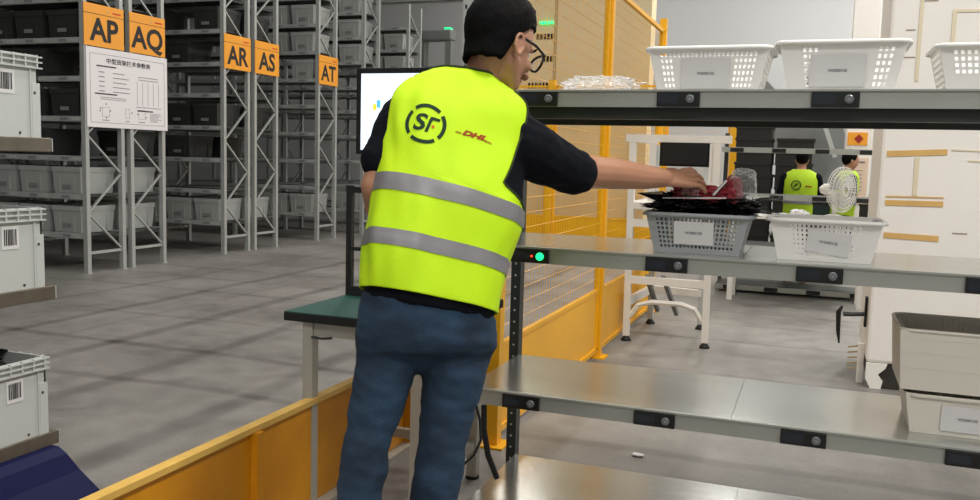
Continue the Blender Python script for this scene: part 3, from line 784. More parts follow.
bm = bmesh.new()
for k in range(3):
    a = 2 * PI * k / 3; d1 = e1 * math.cos(a) + Vector((0, 0, 1)) * math.sin(a); d2 = e1 * math.cos(a + .9) + Vector((0, 0, 1)) * math.sin(a + .9)
    v = [bm.verts.new(c0 + q) for q in (d1 * .02 - ax * .01, d1 * .18 - ax * .018, (d1 + d2).normalized() * .19, d2 * .17 + ax * .018, d2 * .03 + ax * .01)]
    bm.faces.new(v)
bmesh.ops.solidify(bm, geom=list(bm.faces), thickness=.003); mesh_obj('blades', bm, M_lgrey, t)

# black tray stacks
trayp = None
for sx_, who in ((-.8, 'left stack'), (-.31, 'right stack')):
    for k in range(12 if sx_ < -.5 else 11):
        if trayp is None:
            bm = bmesh.new(); box(bm, -.22, .22, -.3, .3, 0, .012)
            for s in (-1, 1): box(bm, s * .22 - .012 * (s > 0), s * .22 + .012 * (s < 0), -.3, .3, .0125, .13); box(bm, -.207, .207, s * .3 - .012 * (s > 0), s * .3 + .012 * (s < 0), .0125, .13)
            box(bm, -.232, .232, -.312, -.3, .105, .135); box(bm, -.232, -.22, -.3, .3, .105, .135); box(bm, .22, .232, -.3, .3, .105, .135); box(bm, -.232, .232, .3, .312, .105, .135)
            o = trayp = mesh_obj('black_crate', bm, M_tray)
        else: o = trayp.copy(); COL.objects.link(o)
        o.location = (sx_ + random.uniform(-.012, .012), 12.1, k * .155 + .001); o.scale = (1, 1, 1.14)
        tag(o, f'flat black crate in the {who} of crates behind the distant shelf', 'crate', f'black crates, {who}')
o = crumple('white_bag', (-.52, 11.95, 1.87), (.17, .12, .08), 31, M_card, amp=.5, sub=4); o.location.z = 1.96
tag(o, 'white plastic bag lying on top of the black crate stacks', 'bag')
# grey conveyor chute behind
t = thing('conveyor_chute', (0, 13.6, 0), 'grey sloping conveyor chute with pale cross bars behind the workers', 'conveyor')
bm = bmesh.new(); bar(bm, (-1.3, .3, 2.7), (.75, .3, .5), .6, .1, up=Vector((0, 1, 0))); mesh_obj('chute_bed', bm, M_grey, t)
bxo('side_panel', (-.25, .62, .55, .7, 0, 2.6), M_grey, t)
bm = bmesh.new(); bar(bm, (-.1, -.1, 2.3), (.2, -.1, 1.5), .06, .15, up=Vector((0, 1, 0))); bar(bm, (.15, -.1, 2.35), (.35, -.1, 1.8), .06, .13, up=Vector((0, 1, 0)))
mesh_obj('cross_bar', bm, M_lgrey, t)
for x in (-.22, .6): bxo('leg', (x - .04, x + .04, .6, .68, 2.601, 3.0), M_grey, t)

# ------------------------------------------------------------------ workbench
t = thing('workbench', (-1.84, 2.76, 0), 'cream steel workbench with a dark green mat top in front of the man', 'table')
TW, TD, TH = .63, .68, .76
bm = bmesh.new(); box(bm, 0, TW, 0, TD, TH - .032, TH, bev=.003); bt = mesh_obj('table_top', bm, M_blackm, t)
bxo('mat', (.002, TW - .002, .002, TD - .002, TH + .0002, TH + .003), M_tabletop, t)
for x, y in ((.07, .02), (TW - .11, .02), (.07, TD - .1), (TW - .11, TD - .1)):
    bm = bmesh.new(); box(bm, x, x + .042, y, y + .042, .012, TH - .034); lg = mesh_obj('leg', bm, M_tleg, t)
    bm = bmesh.new(); tube(bm, [(x + .02, y + .02, 0), (x + .02, y + .02, .011)], .03, 12); mesh_obj('foot', bm, M_rubber, lg)
bm = bmesh.new()
for b in ((.113, TW - .111, .03, .055, TH - .085, TH - .034), (.113, TW - .111, TD - .09, TD - .065, TH - .085, TH - .034), (.08, .105, .063, TD - .101, TH - .085, TH - .034), (TW - .1, TW - .075, .063, TD - .101, TH - .085, TH - .034)): box(bm, *b)
mesh_obj('apron', bm, M_tleg, t)
bm = bmesh.new()
for b in ((.08, .105, .063, TD - .101, .13, .17), (TW - .1, TW - .075, .063, TD - .101, .13, .17), (.113, TW - .111, TD - .09, TD - .065, .13, .17)): box(bm, *b)
mesh_obj('stretcher', bm, M_tleg, t)
bm = bmesh.new(); tube(bm, [(.115, .01, TH - .086), (.16, .01, TH - .088), (.2, .01, TH - .083)], .005, 6); mesh_obj('hook', bm, M_black, t)
# monitor on black stand
t = thing('monitor', (-1.53, 3.22, .7635), 'black bezel computer monitor with a lit white screen on the workbench', 'monitor')
z0 = .62; 
bm = bmesh.new(); box(bm, -.27, .27, .0, .03, z0 - .03, z0 + .32, bev=.003); mesh_obj('bezel', bm, M_black, t)
bxo('screen', (-.246, .246, -.003, -.0003, z0 - .012, z0 + .297), M_screen, t)
bm = bmesh.new()
for x, z, c in ((-.19, .19, 0), (-.13, .17, 0)): pass
bm = bmesh.new(); box(bm, -.19, -.175, -.0042, -.0032, z0 + .15, z0 + .175); mesh_obj('screen_icon', bm, mat('yellow_icon', '#ffd23a', .5, emit='#ffd23a', estr=.8), t)
bm = bmesh.new(); box(bm, -.173, -.157, -.0042, -.0032, z0 + .16, z0 + .19); mesh_obj('screen_icon', bm, mat('blue_icon', '#58b8e8', .5, emit='#58b8e8', estr=.8), t)
bm = bmesh.new(); box(bm, -.02, .02, .032, .06, .02, z0 + .15); mesh_obj('neck', bm, M_blackm, t)
bm = bmesh.new(); box(bm, -.1, .12, -.02, .14, 0, .018, bev=.003); mesh_obj('foot', bm, M_blackm, t)
t = thing('tube_stand', (-1.835, 3.2, .7635), 'black square tube stand on the left of the green workbench top', 'stand')
bm = bmesh.new(); box(bm, .005, .03, 0, .025, 0, .46); mesh_obj('upright', bm, M_blackm, t)
for b_ in ((.0305, .2, 0, .025, .43, .455), (.0305, .15, -.0, .02, .19, .205), (.0305, .2, 0, .025, 0.0, .04)): bxo('cross_bar', b_, M_blackm, t)
# ------------------------------------------------------------------ people
def ring_param(xl, yl, xr, yr, zc, yaw, dep):
    c = P((xl + xr) / 2, (yl + yr) / 2, zc); hx = (xr - xl) / 2 / F * zc; hy = (yr - yl) / 2 / F * zc
    cy, sy = math.cos(yaw), math.sin(yaw)
    a = math.sqrt(max(hx * hx - (dep * sy) ** 2, 1e-6)) / cy
    u = V(a * cy, hy * a * cy / hx, a * sy); v = V(-dep * sy, dep * .14, dep * cy)
    return c, u, v
TR = [  # t, ring  (hem -> neck)
 (0.00, (368, 287, 493, 315, 2.46, .26, .112)),
 (0.17, (371, 247, 502, 278, 2.47, .26, .114)),
 (0.24, (373, 230, 505, 262, 2.48, .26, .116)),
 (0.39, (379, 195, 518, 231, 2.50, .26, .120)),
 (0.47, (381, 177, 520, 214, 2.51, .26, .122)),
 (0.58, (384, 152, 522, 187, 2.53, .26, .122)),
 (0.70, (387, 126, 526, 157, 2.55, .26, .118)),
 (0.80, (392, 107, 531, 129, 2.56, .26, .106)),
 (0.87, (399, 95, 529, 110, 2.57, .26, .094)),
 (0.93, (411, 84, 514, 96, 2.58, .26, .082)),
 (0.97, (427, 77, 500, 87, 2.59, .26, .074)),
 (1.00, (437, 73, 492, 81, 2.60, .26, .066))]
def torso(t, th, off=0.0, wr=0.0, tab=[None]):
    if tab[0] is None: tab[0] = [(tt, ring_param(*r)) for tt, r in TR]
    T = tab[0]; t = min(max(t, 0), 1); k = 0
    while k < len(T) - 2 and t > T[k + 1][0]: k += 1
    s = (t - T[k][0]) / (T[k + 1][0] - T[k][0])
    def g(i): i = min(max(i, 0), len(T) - 1); return T[i]
    def cr(j):
        p0, p1, p2, p3 = g(k - 1)[1][j], g(k)[1][j], g(k + 1)[1][j], g(k + 2)[1][j]
        return .5 * ((2 * p1) + (p2 - p0) * s + (2 * p0 - 5 * p1 + 4 * p2 - p3) * s * s + (3 * p1 - p0 - 3 * p2 + p3) * s ** 3)
    c, u, v = cr(0), cr(1), cr(2)
    e = .86; ct, st = math.cos(th), math.sin(th)
    p = u * math.copysign(abs(ct) ** e, ct) + v * math.copysign(abs(st) ** e, st)
    n = (u.normalized() * ct / u.length + v.normalized() * st / v.length).normalized()
    q = c + p + n * off
    if wr:
        a = Vector((ct * 1.6, st * 1.6, t * 3.0)); b = Vector((ct * 3.6 + t * 2, st * 3.6, t * 6))
        q += n * wr * (noise.noise(a) * 1.7 + noise.noise(b) * 1.3 + .35 * math.sin(th * 9 + 4 * t) * (1 - t))
    return q
def torso_solid(bm, off, t0=0, t1=1, nt=36, na=40, wr=0):
    rings = [[bm.verts.new(torso(t0 + (t1 - t0) * i / nt, 2 * PI * k / na, off, wr)) for k in range(na)] for i in range(nt + 1)]
    for a, b in zip(rings, rings[1:]):
        for k in range(na): bm.faces.new((a[k], a[(k + 1) % na], b[(k + 1) % na], b[k]))
    bm.faces.new(rings[0][::-1]); bm.faces.new(rings[-1])

# head frame
HC = P(501, 39, 2.585); ph, pt_ = math.radians(44), math.radians(20)
HF = V(math.cos(pt_) * math.cos(ph), math.sin(pt_), math.cos(pt_) * math.sin(ph)).normalized()
HR = V(math.sin(ph), 0.05, -math.cos(ph)); HR = (HR - HF * HR.dot(HF)).normalized(); HU = HR.cross(HF).normalized()
HK = 1.10
def H(f, r, u): return HC + (HF * f + HR * r + HU * u) * HK

bm = bmesh.new()
torso_solid(bm, -.016, 0, 1)
# pelvis and legs
chain(bm, [(P(392, 318, 2.5), .075), (P(462, 325, 2.53), .08)])
chain(bm, [(P(385, 350, 2.48), .078), (P(376, 400, 2.46), .062), (P(365, 450, 2.45), .055), (P(358, 500, 2.45), .054), (P(355, 560, 2.47), .05), (P(352, 618, 2.49), .036)])
chain(bm, [(P(454, 352, 2.53), .08), (P(448, 400, 2.52), .066), (P(441, 450, 2.52), .056), (P(434, 500, 2.52), .054), (P(430, 560, 2.54), .05), (P(427, 612, 2.56), .036)])
# right arm
AR_ = [(P(520, 135, 2.58), .058), (P(556, 160, 2.66), .053), (P(588, 172, 2.74), .052), (P(618, 174, 2.82), .050), (P(645, 177, 2.87), .041), (P(664, 178, 2.90), .031)]
chain(bm, AR_)
# left arm
chain(bm, [(P(400, 116, 2.53), .055), (P(386, 158, 2.48), .046), (P(376, 186, 2.47), .043), (P(377, 206, 2.6), .038), (P(385, 214, 2.74), .028)])
LHAND = P(388, 216, 2.78)
# neck, head
capsule(bm, P(476, 92, 2.6), H(-.018, 0, -.06), .058, .053)
ellip(bm, H(-.003, 0, .012), (HF * .108, HR * .081, HU * .115))
ellip(bm, H(.038, 0, -.045), (HF * .064, HR * .066, HU * .08))
capsule(bm, H(.04, 0, -.085), H(.072, 0, -.102), .04, .026)
capsule(bm, H(.02, .04, -.06), H(.066, .018, -.1), .03, .024); capsule(bm, H(.02, -.04, -.06), H(.066, -.018, -.1), .03, .024)
ellip(bm, H(.075, .036, -.045), (HF * .022, HR * .024, HU * .02)); ellip(bm, H(.075, -.036, -.045), (HF * .022, HR * .024, HU * .02))
capsule(bm, H(.098, 0, -.012), H(.118, 0, -.05), .009, .014)
ellip(bm, H(.109, .013, -.053), (HF * .01, HR * .008, HU * .007)); ellip(bm, H(.109, -.013, -.053), (HF * .01, HR * .008, HU * .007))
ellip(bm, H(.094, 0, -.077), (HF * .014, HR * .022, HU * .006)); ellip(bm, H(.092, 0, -.088), (HF * .013, HR * .02, HU * .006))
ellip(bm, H(.088, 0, .01), (HF * .014, HR * .045, HU * .01))
for s in (1, -1):
    cc = H(-.004, s * (.081 if s > 0 else .066), -.03); up_ = (HU * .97 - HF * .2).normalized(); fo_ = up_.cross(HR)
    pts = [cc + up_ * (.031 * math.cos(a)) + fo_ * (.017 * math.sin(a)) * (1.0 if math.cos(a) > -.3 else .7) + HR * s * .006 for a in [2 * PI * k / 14 for k in range(15)]]
    tube(bm, pts, .0055, 7)
    ellip(bm, cc - HR * s * .004, (fo_ * .014, HR * .007, up_ * .027))
# right hand: palm + five fingers, palm down over the parcel
W0 = P(663, 179, 2.90)
hd = (P(722, 180, 3.0) - W0).normalized()
hs = Vector((0, 0, 1)).cross(hd).normalized()       # to the far side (+)
hn = hd.cross(hs).normalized()
if hn.z < 0: hn = -hn
ca, sa = math.cos(.7), math.sin(.7); hs, hn = hs * ca + hn * sa, hn * ca - hs * sa      # back of the hand turned a little to the viewer
def HH(a, b, c): return W0 + (hd * a + hs * b + hn * c) * 1.1
for b0, b1, r0, r1 in ((-.012, -.030, .016, .0125), (-.004, -.010, .017, .013), (.004, .010, .017, .013), (.012, .028, .015, .012)):
    capsule(bm, HH(.0, b0, 0), HH(.085, b1, .006), r0, r1)
capsule(bm, HH(.02, 0, -.004), HH(.07, 0, .0), .017, .015)
fing = [(-.031, .060, .0088, -.22), (-.0105, .073, .0094, -.06), (.0105, .078, .0094, .04), (.0305, .070, .0090, .14)]   # little .. index (b, length, r, spread)
for b, L_, r, sp in fing:
    k0 = HH(.082, b, .007); dr = (hd + hs * sp).normalized()
    k1 = k0 + dr * L_ * .5 + hn * .003; k2 = k1 + dr * L_ * .36 - hn * .011; k3 = k2 + dr * L_ * .22 - hn * .012
    chain(bm, [(k0, r * 1.15), (k1, r * 1.05), (k2, r * .95), (k3, r * .82)])
# thumb leaves the far/index side of the palm near its base, on the near side for a right hand palm down: opposite index edge
th0 = HH(.022, .022, -.004); th1 = HH(.05, .048, -.01); th2 = HH(.078, .058, -.016); th3 = HH(.1, .058, -.022)
chain(bm, [(th0, .015), (th1, .0125), (th2, .0105), (th3, .009)])
# left hand (hidden in front of the body)
lw = LHAND; ld = V(.25, .1, .95).normalized(); ls = Vector((0, 0, 1)).cross(ld).normalized(); ln = ld.cross(ls)
for b in (-.027, -.009, .009, .027):
    capsule(bm, lw + ls * b * .5 - ld * .03, lw + ld * .06 + ls * b, .015, .012)
    chain(bm, [(lw + ld * .058 + ls * b, .0095), (lw + ld * .09 + ls * b * 1.1 - Vector((0, 0, .008)), .009), (lw + ld * .115 + ls * b * 1.1 - Vector((0, 0, .03)), .008)])
chain(bm, [(lw - ld * .01 - ls * .02, .013), (lw + ld * .02 - ls * .045, .011), (lw + ld * .05 - ls * .052, .009)])
person = remeshed('person', bm, .0042, M_skin, None, 2)
tag(person, 'person in yellow vest and blue jeans, seen from behind, reaching over the parcel basket', 'person')

# shirt
bm = bmesh.new()
torso_solid(bm, .001, 0, .985, wr=0)
hr = [[bm.verts.new(torso(0, 2 * PI * k / 40, o_, 0) + Vector((0, 0, z))) for k in range(40)] for o_, z in ((.004, .03), (.004, -.028))]
for k in range(40): bm.faces.new((hr[0][k], hr[0][(k + 1) % 40], hr[1][(k + 1) % 40], hr[1][k]))
bm.faces.new(hr[0]); bm.faces.new(hr[1][::-1])
chain(bm, [(P(512, 142, 2.58), .092), (P(536, 153, 2.63), .086), (P(558, 165, 2.68), .078), (P(575, 172, 2.71), .071)])
chain(bm, [(P(404, 118, 2.53), .072), (P(392, 142, 2.50), .066), (P(381, 160, 2.48), .058)])
def shirt_disp(p): return .006 * noise.noise(p * 14) + .003 * noise.noise(p * 40)
shirt = remeshed('t_shirt', bm, .006, M_shirt, person, 5, shirt_disp)

# vest: back and front panels with armholes
def w_arm(t, side):   # half angle of armhole
    t0, t1 = (.47, .93) if side > 0 else (.52, .93)
    if t < t0: return 0.0
    s = (t - t0) / (t1 - t0)
    if side < 0: return math.radians(20) * min(1, s / .3) ** .6
    return math.radians(60) * (min(1, s / .14) ** .5) * (1 - .42 * max(0, (s - .14) / .86) ** .8)
bm = bmesh.new(); NT, NA = 90, 60; rows = []
OFF = .0155
for i in range(NT + 1):
    t_ = i / NT * .985; row = []
    wR, wL = w_arm(t_, 1), w_arm(t_, -1)
    if t_ > .93: wR = wL = max(0, wR * (1 - (t_ - .93) / .02)) if t_ < .95 else 0
    for k in range(NA + 1):   # back: theta from -wR down to -(pi - wL)
        th = -wR - (PI - wL - wR) * k / NA; row.append(bm.verts.new(torso(t_, th, OFF, .005)))
    row2 = []
    for k in range(NA + 1):
        th = wR + (PI - wL - wR) * k / NA; row2.append(bm.verts.new(torso(t_, th, OFF, .005)))
    rows.append((row, row2))
for (a, a2), (b, b2) in zip(rows, rows[1:]):
    for k in range(NA):
        bm.faces.new((a[k], b[k], b[k + 1], a[k + 1])); bm.faces.new((a2[k], a2[k + 1], b2[k + 1], b2[k]))
bmesh.ops.remove_doubles(bm, verts=bm.verts, dist=.0004)
bmesh.ops.recalc_face_normals(bm, faces=bm.faces)
vest = mesh_obj('hi_vis_vest', bm, M_vest, person, smooth=True)
md = vest.modifiers.new('s', 'SOLIDIFY'); md.thickness = .003; md.offset = -1
def vest_strip(name, t0, t1, off, m, n=120, rows_=5, lab=None):
    bm = bmesh.new(); R = [[bm.verts.new(torso(t0 + (t1 - t0) * i / rows_, 2 * PI * k / n, off, .005)) for k in range(n)] for i in range(rows_ + 1)]
    for a, b in zip(R, R[1:]):
        for k in range(n): bm.faces.new((a[k], b[k], b[(k + 1) % n], a[(k + 1) % n]))
    o = mesh_obj(name, bm, m, vest, smooth=True); return o
for a, b in ((.172, .238), (.392, .468)): vest_strip('reflective_band', a, b, OFF + .0022, M_band)
# piping along armhole and collar
bm = bmesh.new()
for side in (1,):
    pts = []
    for s_, rng in ((-1, range(0, 41)), ):
        for i in rng:
            t_ = .47 + .46 * i / 40; w_ = w_arm(t_, 1); pts.append(torso(t_, -w_ if side > 0 else -(PI - w_), OFF + .002, .005))
    tube(bm, pts, .0028, 5)
pts = [torso(.985, -2 * PI * k / 60, OFF + .002, .005) for k in range(61)]
tube(bm, pts, .004, 6)
mesh_obj('piping', bm, mat('dark_piping', '#2a3512', .8), vest)

# prints on the vest back
bmv = bmesh.new(); bmv.from_mesh(vest.data); bvh = BVHTree.FromBMesh(bmv)
def find_t_th(px, py):
    best = None; tgt = (px, py)
    for i in range(60):
        for k in range(90):
            t_ = .3 + .6 * i / 60; th = -PI * k / 90; q = torso(t_, th, OFF) - EYE
            z = q.dot(FW); x = 490 + F * q.dot(RT) / z; y = 250 + F * q.dot(DN) / z
            d = (x - px) ** 2 + (y - py) ** 2
            if best is None or d < best[0]: best = (d, t_, th)
    return best[1:]
def put_print(name, bm, tt, th, m, rot=0.0, lift=.0015, k=1.0):
    p0 = torso(tt, th, OFF); e1 = (torso(tt, th + .05, OFF) - torso(tt, th - .05, OFF)).normalized()
    e2 = (torso(tt + .02, th, OFF) - torso(tt - .02, th, OFF)); e2 = (e2 - e1 * e2.dot(e1)).normalized()
    E1 = e1 * math.cos(rot) + e2 * math.sin(rot); E2 = -e1 * math.sin(rot) + e2 * math.cos(rot)
    bmesh.ops.triangulate(bm, faces=bm.faces)
    bmesh.ops.subdivide_edges(bm, edges=[e for e in bm.edges if e.calc_length() > .006], cuts=2, use_grid_fill=False)
    for v in bm.verts:
        q = p0 + E1 * v.co.x + E2 * v.co.y
        loc, nn, idx, dist = bvh.find_nearest(q)
        if (q - loc).dot(nn) < 0 and nn.dot(EYE - loc) < 0: nn = -nn
        if nn.dot(p0 - torso(tt, th, OFF - .1)) < 0: nn = -nn
        v.co = loc + nn * lift
    return mesh_obj(name, bm, m, vest)
tl, hl = find_t_th(426.5, 125.5)
bm = bmesh.new()
for q in range(4):
    a0 = math.radians(q * 90 + 45 + 7); a1 = math.radians(q * 90 + 135 - 7); n = 14
    vi = [bm.verts.new((.047 * math.cos(a0 + (a1 - a0) * k / n), .047 * math.sin(a0 + (a1 - a0) * k / n), 0)) for k in range(n + 1)]
    vo = [bm.verts.new((.0575 * math.cos(a0 + (a1 - a0) * k / n), .0575 * math.sin(a0 + (a1 - a0) * k / n), 0)) for k in range(n + 1)]
    for k in range(n): bm.faces.new((vi[k], vo[k], vo[k + 1], vi[k + 1]))
put_print('round_logo', bm, tl, hl, M_logo)
bm = text_bm('S', .066, .0018, 0, shear=.15); bm.transform(Matrix.Translation((-.0175, 0, 0))); put_print('logo_letter', bm, tl, hl, M_logo)
bm = bmesh.new()      # the open F of the emblem
for q in (((-.0, -.021), (.008, -.021), (.0155, .017), (.0075, .017)), ((.0075, .0095), (.0155, .0095), (.0175, .0215), (.009, .021)), ((.0165, .0215), (.0165, .0135), (.0335, .0125), (.035, .0195))): bm.faces.new([bm.verts.new((x * 1.08, y * 1.1, 0)) for x, y in q])
put_print('logo_letter', bm, tl, hl, M_logo, lift=.0018)
bm = bmesh.new(); bm.faces.new([bm.verts.new((.021 + .0045 * math.cos(a), -.0035 + .0045 * math.sin(a), 0)) for a in [2 * PI * k / 10 for k in range(10)]])
put_print('logo_dot', bm, tl, hl, mat('orange_dot', '#d86a1a', .8), lift=.0018)
td, hd_ = find_t_th(472.5, 135)
bm = text_bm('DHL', .0235, .0013, 0, shear=.35); bm.transform(Matrix.Diagonal((1.5, .85, 1, 1))); put_print('courier_lettering', bm, td, hd_, M_dhl, rot=-.02)
bm = bmesh.new()
for x0, x1, y in ((-.052, -.036, -.003), (-.054, -.037, -.006), (.034, .052, -.006), (.033, .056, -.009)): bm.faces.new([bm.verts.new((x, yy, 0)) for x, yy in ((x0, y), (x1, y), (x1, y + .0016), (x0, y + .0016))])
put_print('courier_lines', bm, td, hd_, M_dhl, rot=-.02)

# jeans
bm = bmesh.new()
JR = [((364, 290, 495, 318, 2.465, .26, .112)), ((360, 312, 497, 334, 2.47, .26, .118)), ((357, 335, 498, 348, 2.48, .26, .124)), ((359, 352, 493, 358, 2.49, .26, .115))]
R = []
for jr in JR:
    c, u, v = ring_param(*jr); R.append([bm.verts.new(c + u * math.copysign(abs(math.cos(a)) ** .85, math.cos(a)) + v * math.copysign(abs(math.sin(a)) ** .85, math.sin(a))) for a in [2 * PI * k / 40 for k in range(40)]])
for a, b in zip(R, R[1:]):
    for k in range(40): bm.faces.new((a[k], a[(k + 1) % 40], b[(k + 1) % 40], b[k]))
bm.faces.new(R[0]); bm.faces.new(R[-1][::-1])
chain(bm, [(P(405, 352, 2.49), .06), (P(425, 354, 2.5), .06)])
chain(bm, [(P(386, 352, 2.47), .085), (P(383, 375, 2.465), .086), (P(377, 402, 2.46), .077), (P(371, 428, 2.455), .070), (P(366, 450, 2.45), .067), (P(359, 500, 2.45), .066), (P(357, 560, 2.465), .062), (P(355, 628, 2.48), .06)])
chain(bm, [(P(457, 352, 2.52), .098), (P(454, 372, 2.52), .096), (P(449, 400, 2.52), .083), (P(445, 428, 2.52), .074), (P(441, 450, 2.515), .071), (P(434, 500, 2.515), .069), (P(431, 560, 2.53), .064), (P(429, 620, 2.55), .061)])
def jdisp(p):
    d = .007 * noise.noise(Vector((p.x * 9, p.y * 9, p.z * 16))) + .0035 * noise.noise(Vector((p.x * 22 + p.z * 10, p.y * 22, p.z * 34)))
    kz = math.exp(-((p.z - .50) / .12) ** 2)
    return d + kz * .0022 * math.sin(p.z * 60 + p.x * 25 + 3 * noise.noise(p * 6))
jeans = remeshed('jeans', bm, .006, M_jeans, person, 14, jdisp)
# shoes
bm = bmesh.new()
for x, y, z in ((353, 636, 2.5), (428, 630, 2.57)):
    b = P(x, y, z); b.z = .035; fd = V(.3, 0, .95); fd.z = 0; fd.normalize()
    capsule(bm, b - fd * .05, b + fd * .14, .04, .035); capsule(bm, b + Vector((0, 0, .02)), b + Vector((0, 0, .09)), .045, .045)
    
remeshed('shoes', bm, .006, M_blackm, person, 3)

# hair
bm = bmesh.new(); NL, NM = 72, 26; grid = []
for i in range(NL):
    lon = 2 * PI * i / NL; c = math.cos(lon)       # 0 = face
    if c > .55: lim = 26 - 4 * math.cos(lon * 6)
    elif c > 0: lim = 26 - (26 + 6) * ((.55 - c) / .55)
    elif c > -.03: lim = -6
    else: lim = -6 - 47 * min(1, (-.03 - c) / .34)
    left = math.sin(lon) < 0 and c < .2
    if left: lim = min(lim, -6 - 40 * min(1, (.2 - c) / .2))
    lim = math.radians(lim + 1.8 * noise.noise(Vector((math.cos(lon) * 6, math.sin(lon) * 6, 4)))); col = []
    for j in range(NM + 1):
        s = j / NM; el = PI / 2 - (PI / 2 - lim) * s
        d = HF * math.cos(el) * math.cos(lon) + HR * math.cos(el) * math.sin(lon) + HU * math.sin(el)
        a = Vector((math.cos(el) * math.cos(lon), math.cos(el) * math.sin(lon), math.sin(el)))
        rad = 1 / math.sqrt((a.x / .108) ** 2 + (a.y / .081) ** 2 + (a.z / .115) ** 2)
        th = .019 - .013 * max(0, (s - .55) / .45) + .003 * noise.noise(a * 9) + .0022 * noise.noise(Vector((a.x * 40, a.y * 40, a.z * 12)))
        th += .006 * max(0, a.x) * max(0, a.z)
        if el < 0 and (c < -.03 or left): rad = max(rad, (.078 + .014 * max(0, -c)) * (1 - .12 * max(0, -el - .42)) / math.cos(el))
        col.append((H(-.003, 0, .012) + d * (rad + max(th, .003)), H(-.003, 0, .012) + d * (rad - .006)))
    grid.append(col)
vo = [[bm.verts.new(p[0]) for p in col] for col in grid]; vi = [[bm.verts.new(p[1]) for p in col] for col in grid]
for i in range(NL):
    n2 = (i + 1) % NL
    for j in range(NM):
        bm.faces.new((vo[i][j], vo[n2][j], vo[n2][j + 1], vo[i][j + 1])); bm.faces.new((vi[i][j + 1], vi[n2][j + 1], vi[n2][j], vi[i][j]))
    bm.faces.new((vo[i][NM], vo[n2][NM], vi[n2][NM], vi[i][NM]))
bmesh.ops.remove_doubles(bm, verts=bm.verts, dist=.0003)
mesh_obj('hair', bm, M_hair, person, smooth=True)
# eyes, brows
bm = bmesh.new()
for s in (1, -1): ellip(bm, H(.074, s * .032, -.01), (HF * .010, HR * .012, HU * .010), 14, 10)
mesh_obj('eye', bm, mat('eye_white', '#d8d4cf', .3), person, smooth=True)
bm = bmesh.new()
for s in (1, -1): tube(bm, [H(.099, s * .015, .01), H(.1, s * .032, .015), H(.088, s * .052, .01)], 0, 6, rs=[.003, .004, .002])
mesh_obj('eyebrow', bm, M_hair, person)
# glasses
gl = bpy.data.objects.new('glasses', None); 
bm = bmesh.new()
for s in (1, -1):
    pts = [H(.122 - .012 * (math.cos(a) > 0) * math.cos(a), s * (.034 + .029 * math.cos(a)), -.014 + .023 * math.sin(a)) for a in [2 * PI * k / 20 for k in range(21)]]
    tube(bm, pts, .0038, 6)
    tube(bm, [H(.113, s * .062, .002), H(.06, s * .079, -.0), H(.0, s * .084, -.006), H(-.02, s * .084, -.014)], .0042, 6)
tube(bm, [H(.123, -.008, -.006), H(.123, .008, -.006)], .0026, 6)
g = mesh_obj('glasses', bm, M_black, person)
bm = bmesh.new()
for s in (1, -1): bm.faces.new([bm.verts.new(H(.122 - .012 * (math.cos(a) > 0) * math.cos(a), s * (.034 + .028 * math.cos(a)), -.014 + .022 * math.sin(a))) for a in [2 * PI * k / 20 for k in range(20)]])
mesh_obj('lens', bm, mat('lens_glass', '#eef3f5', .05, alpha=.25), g)

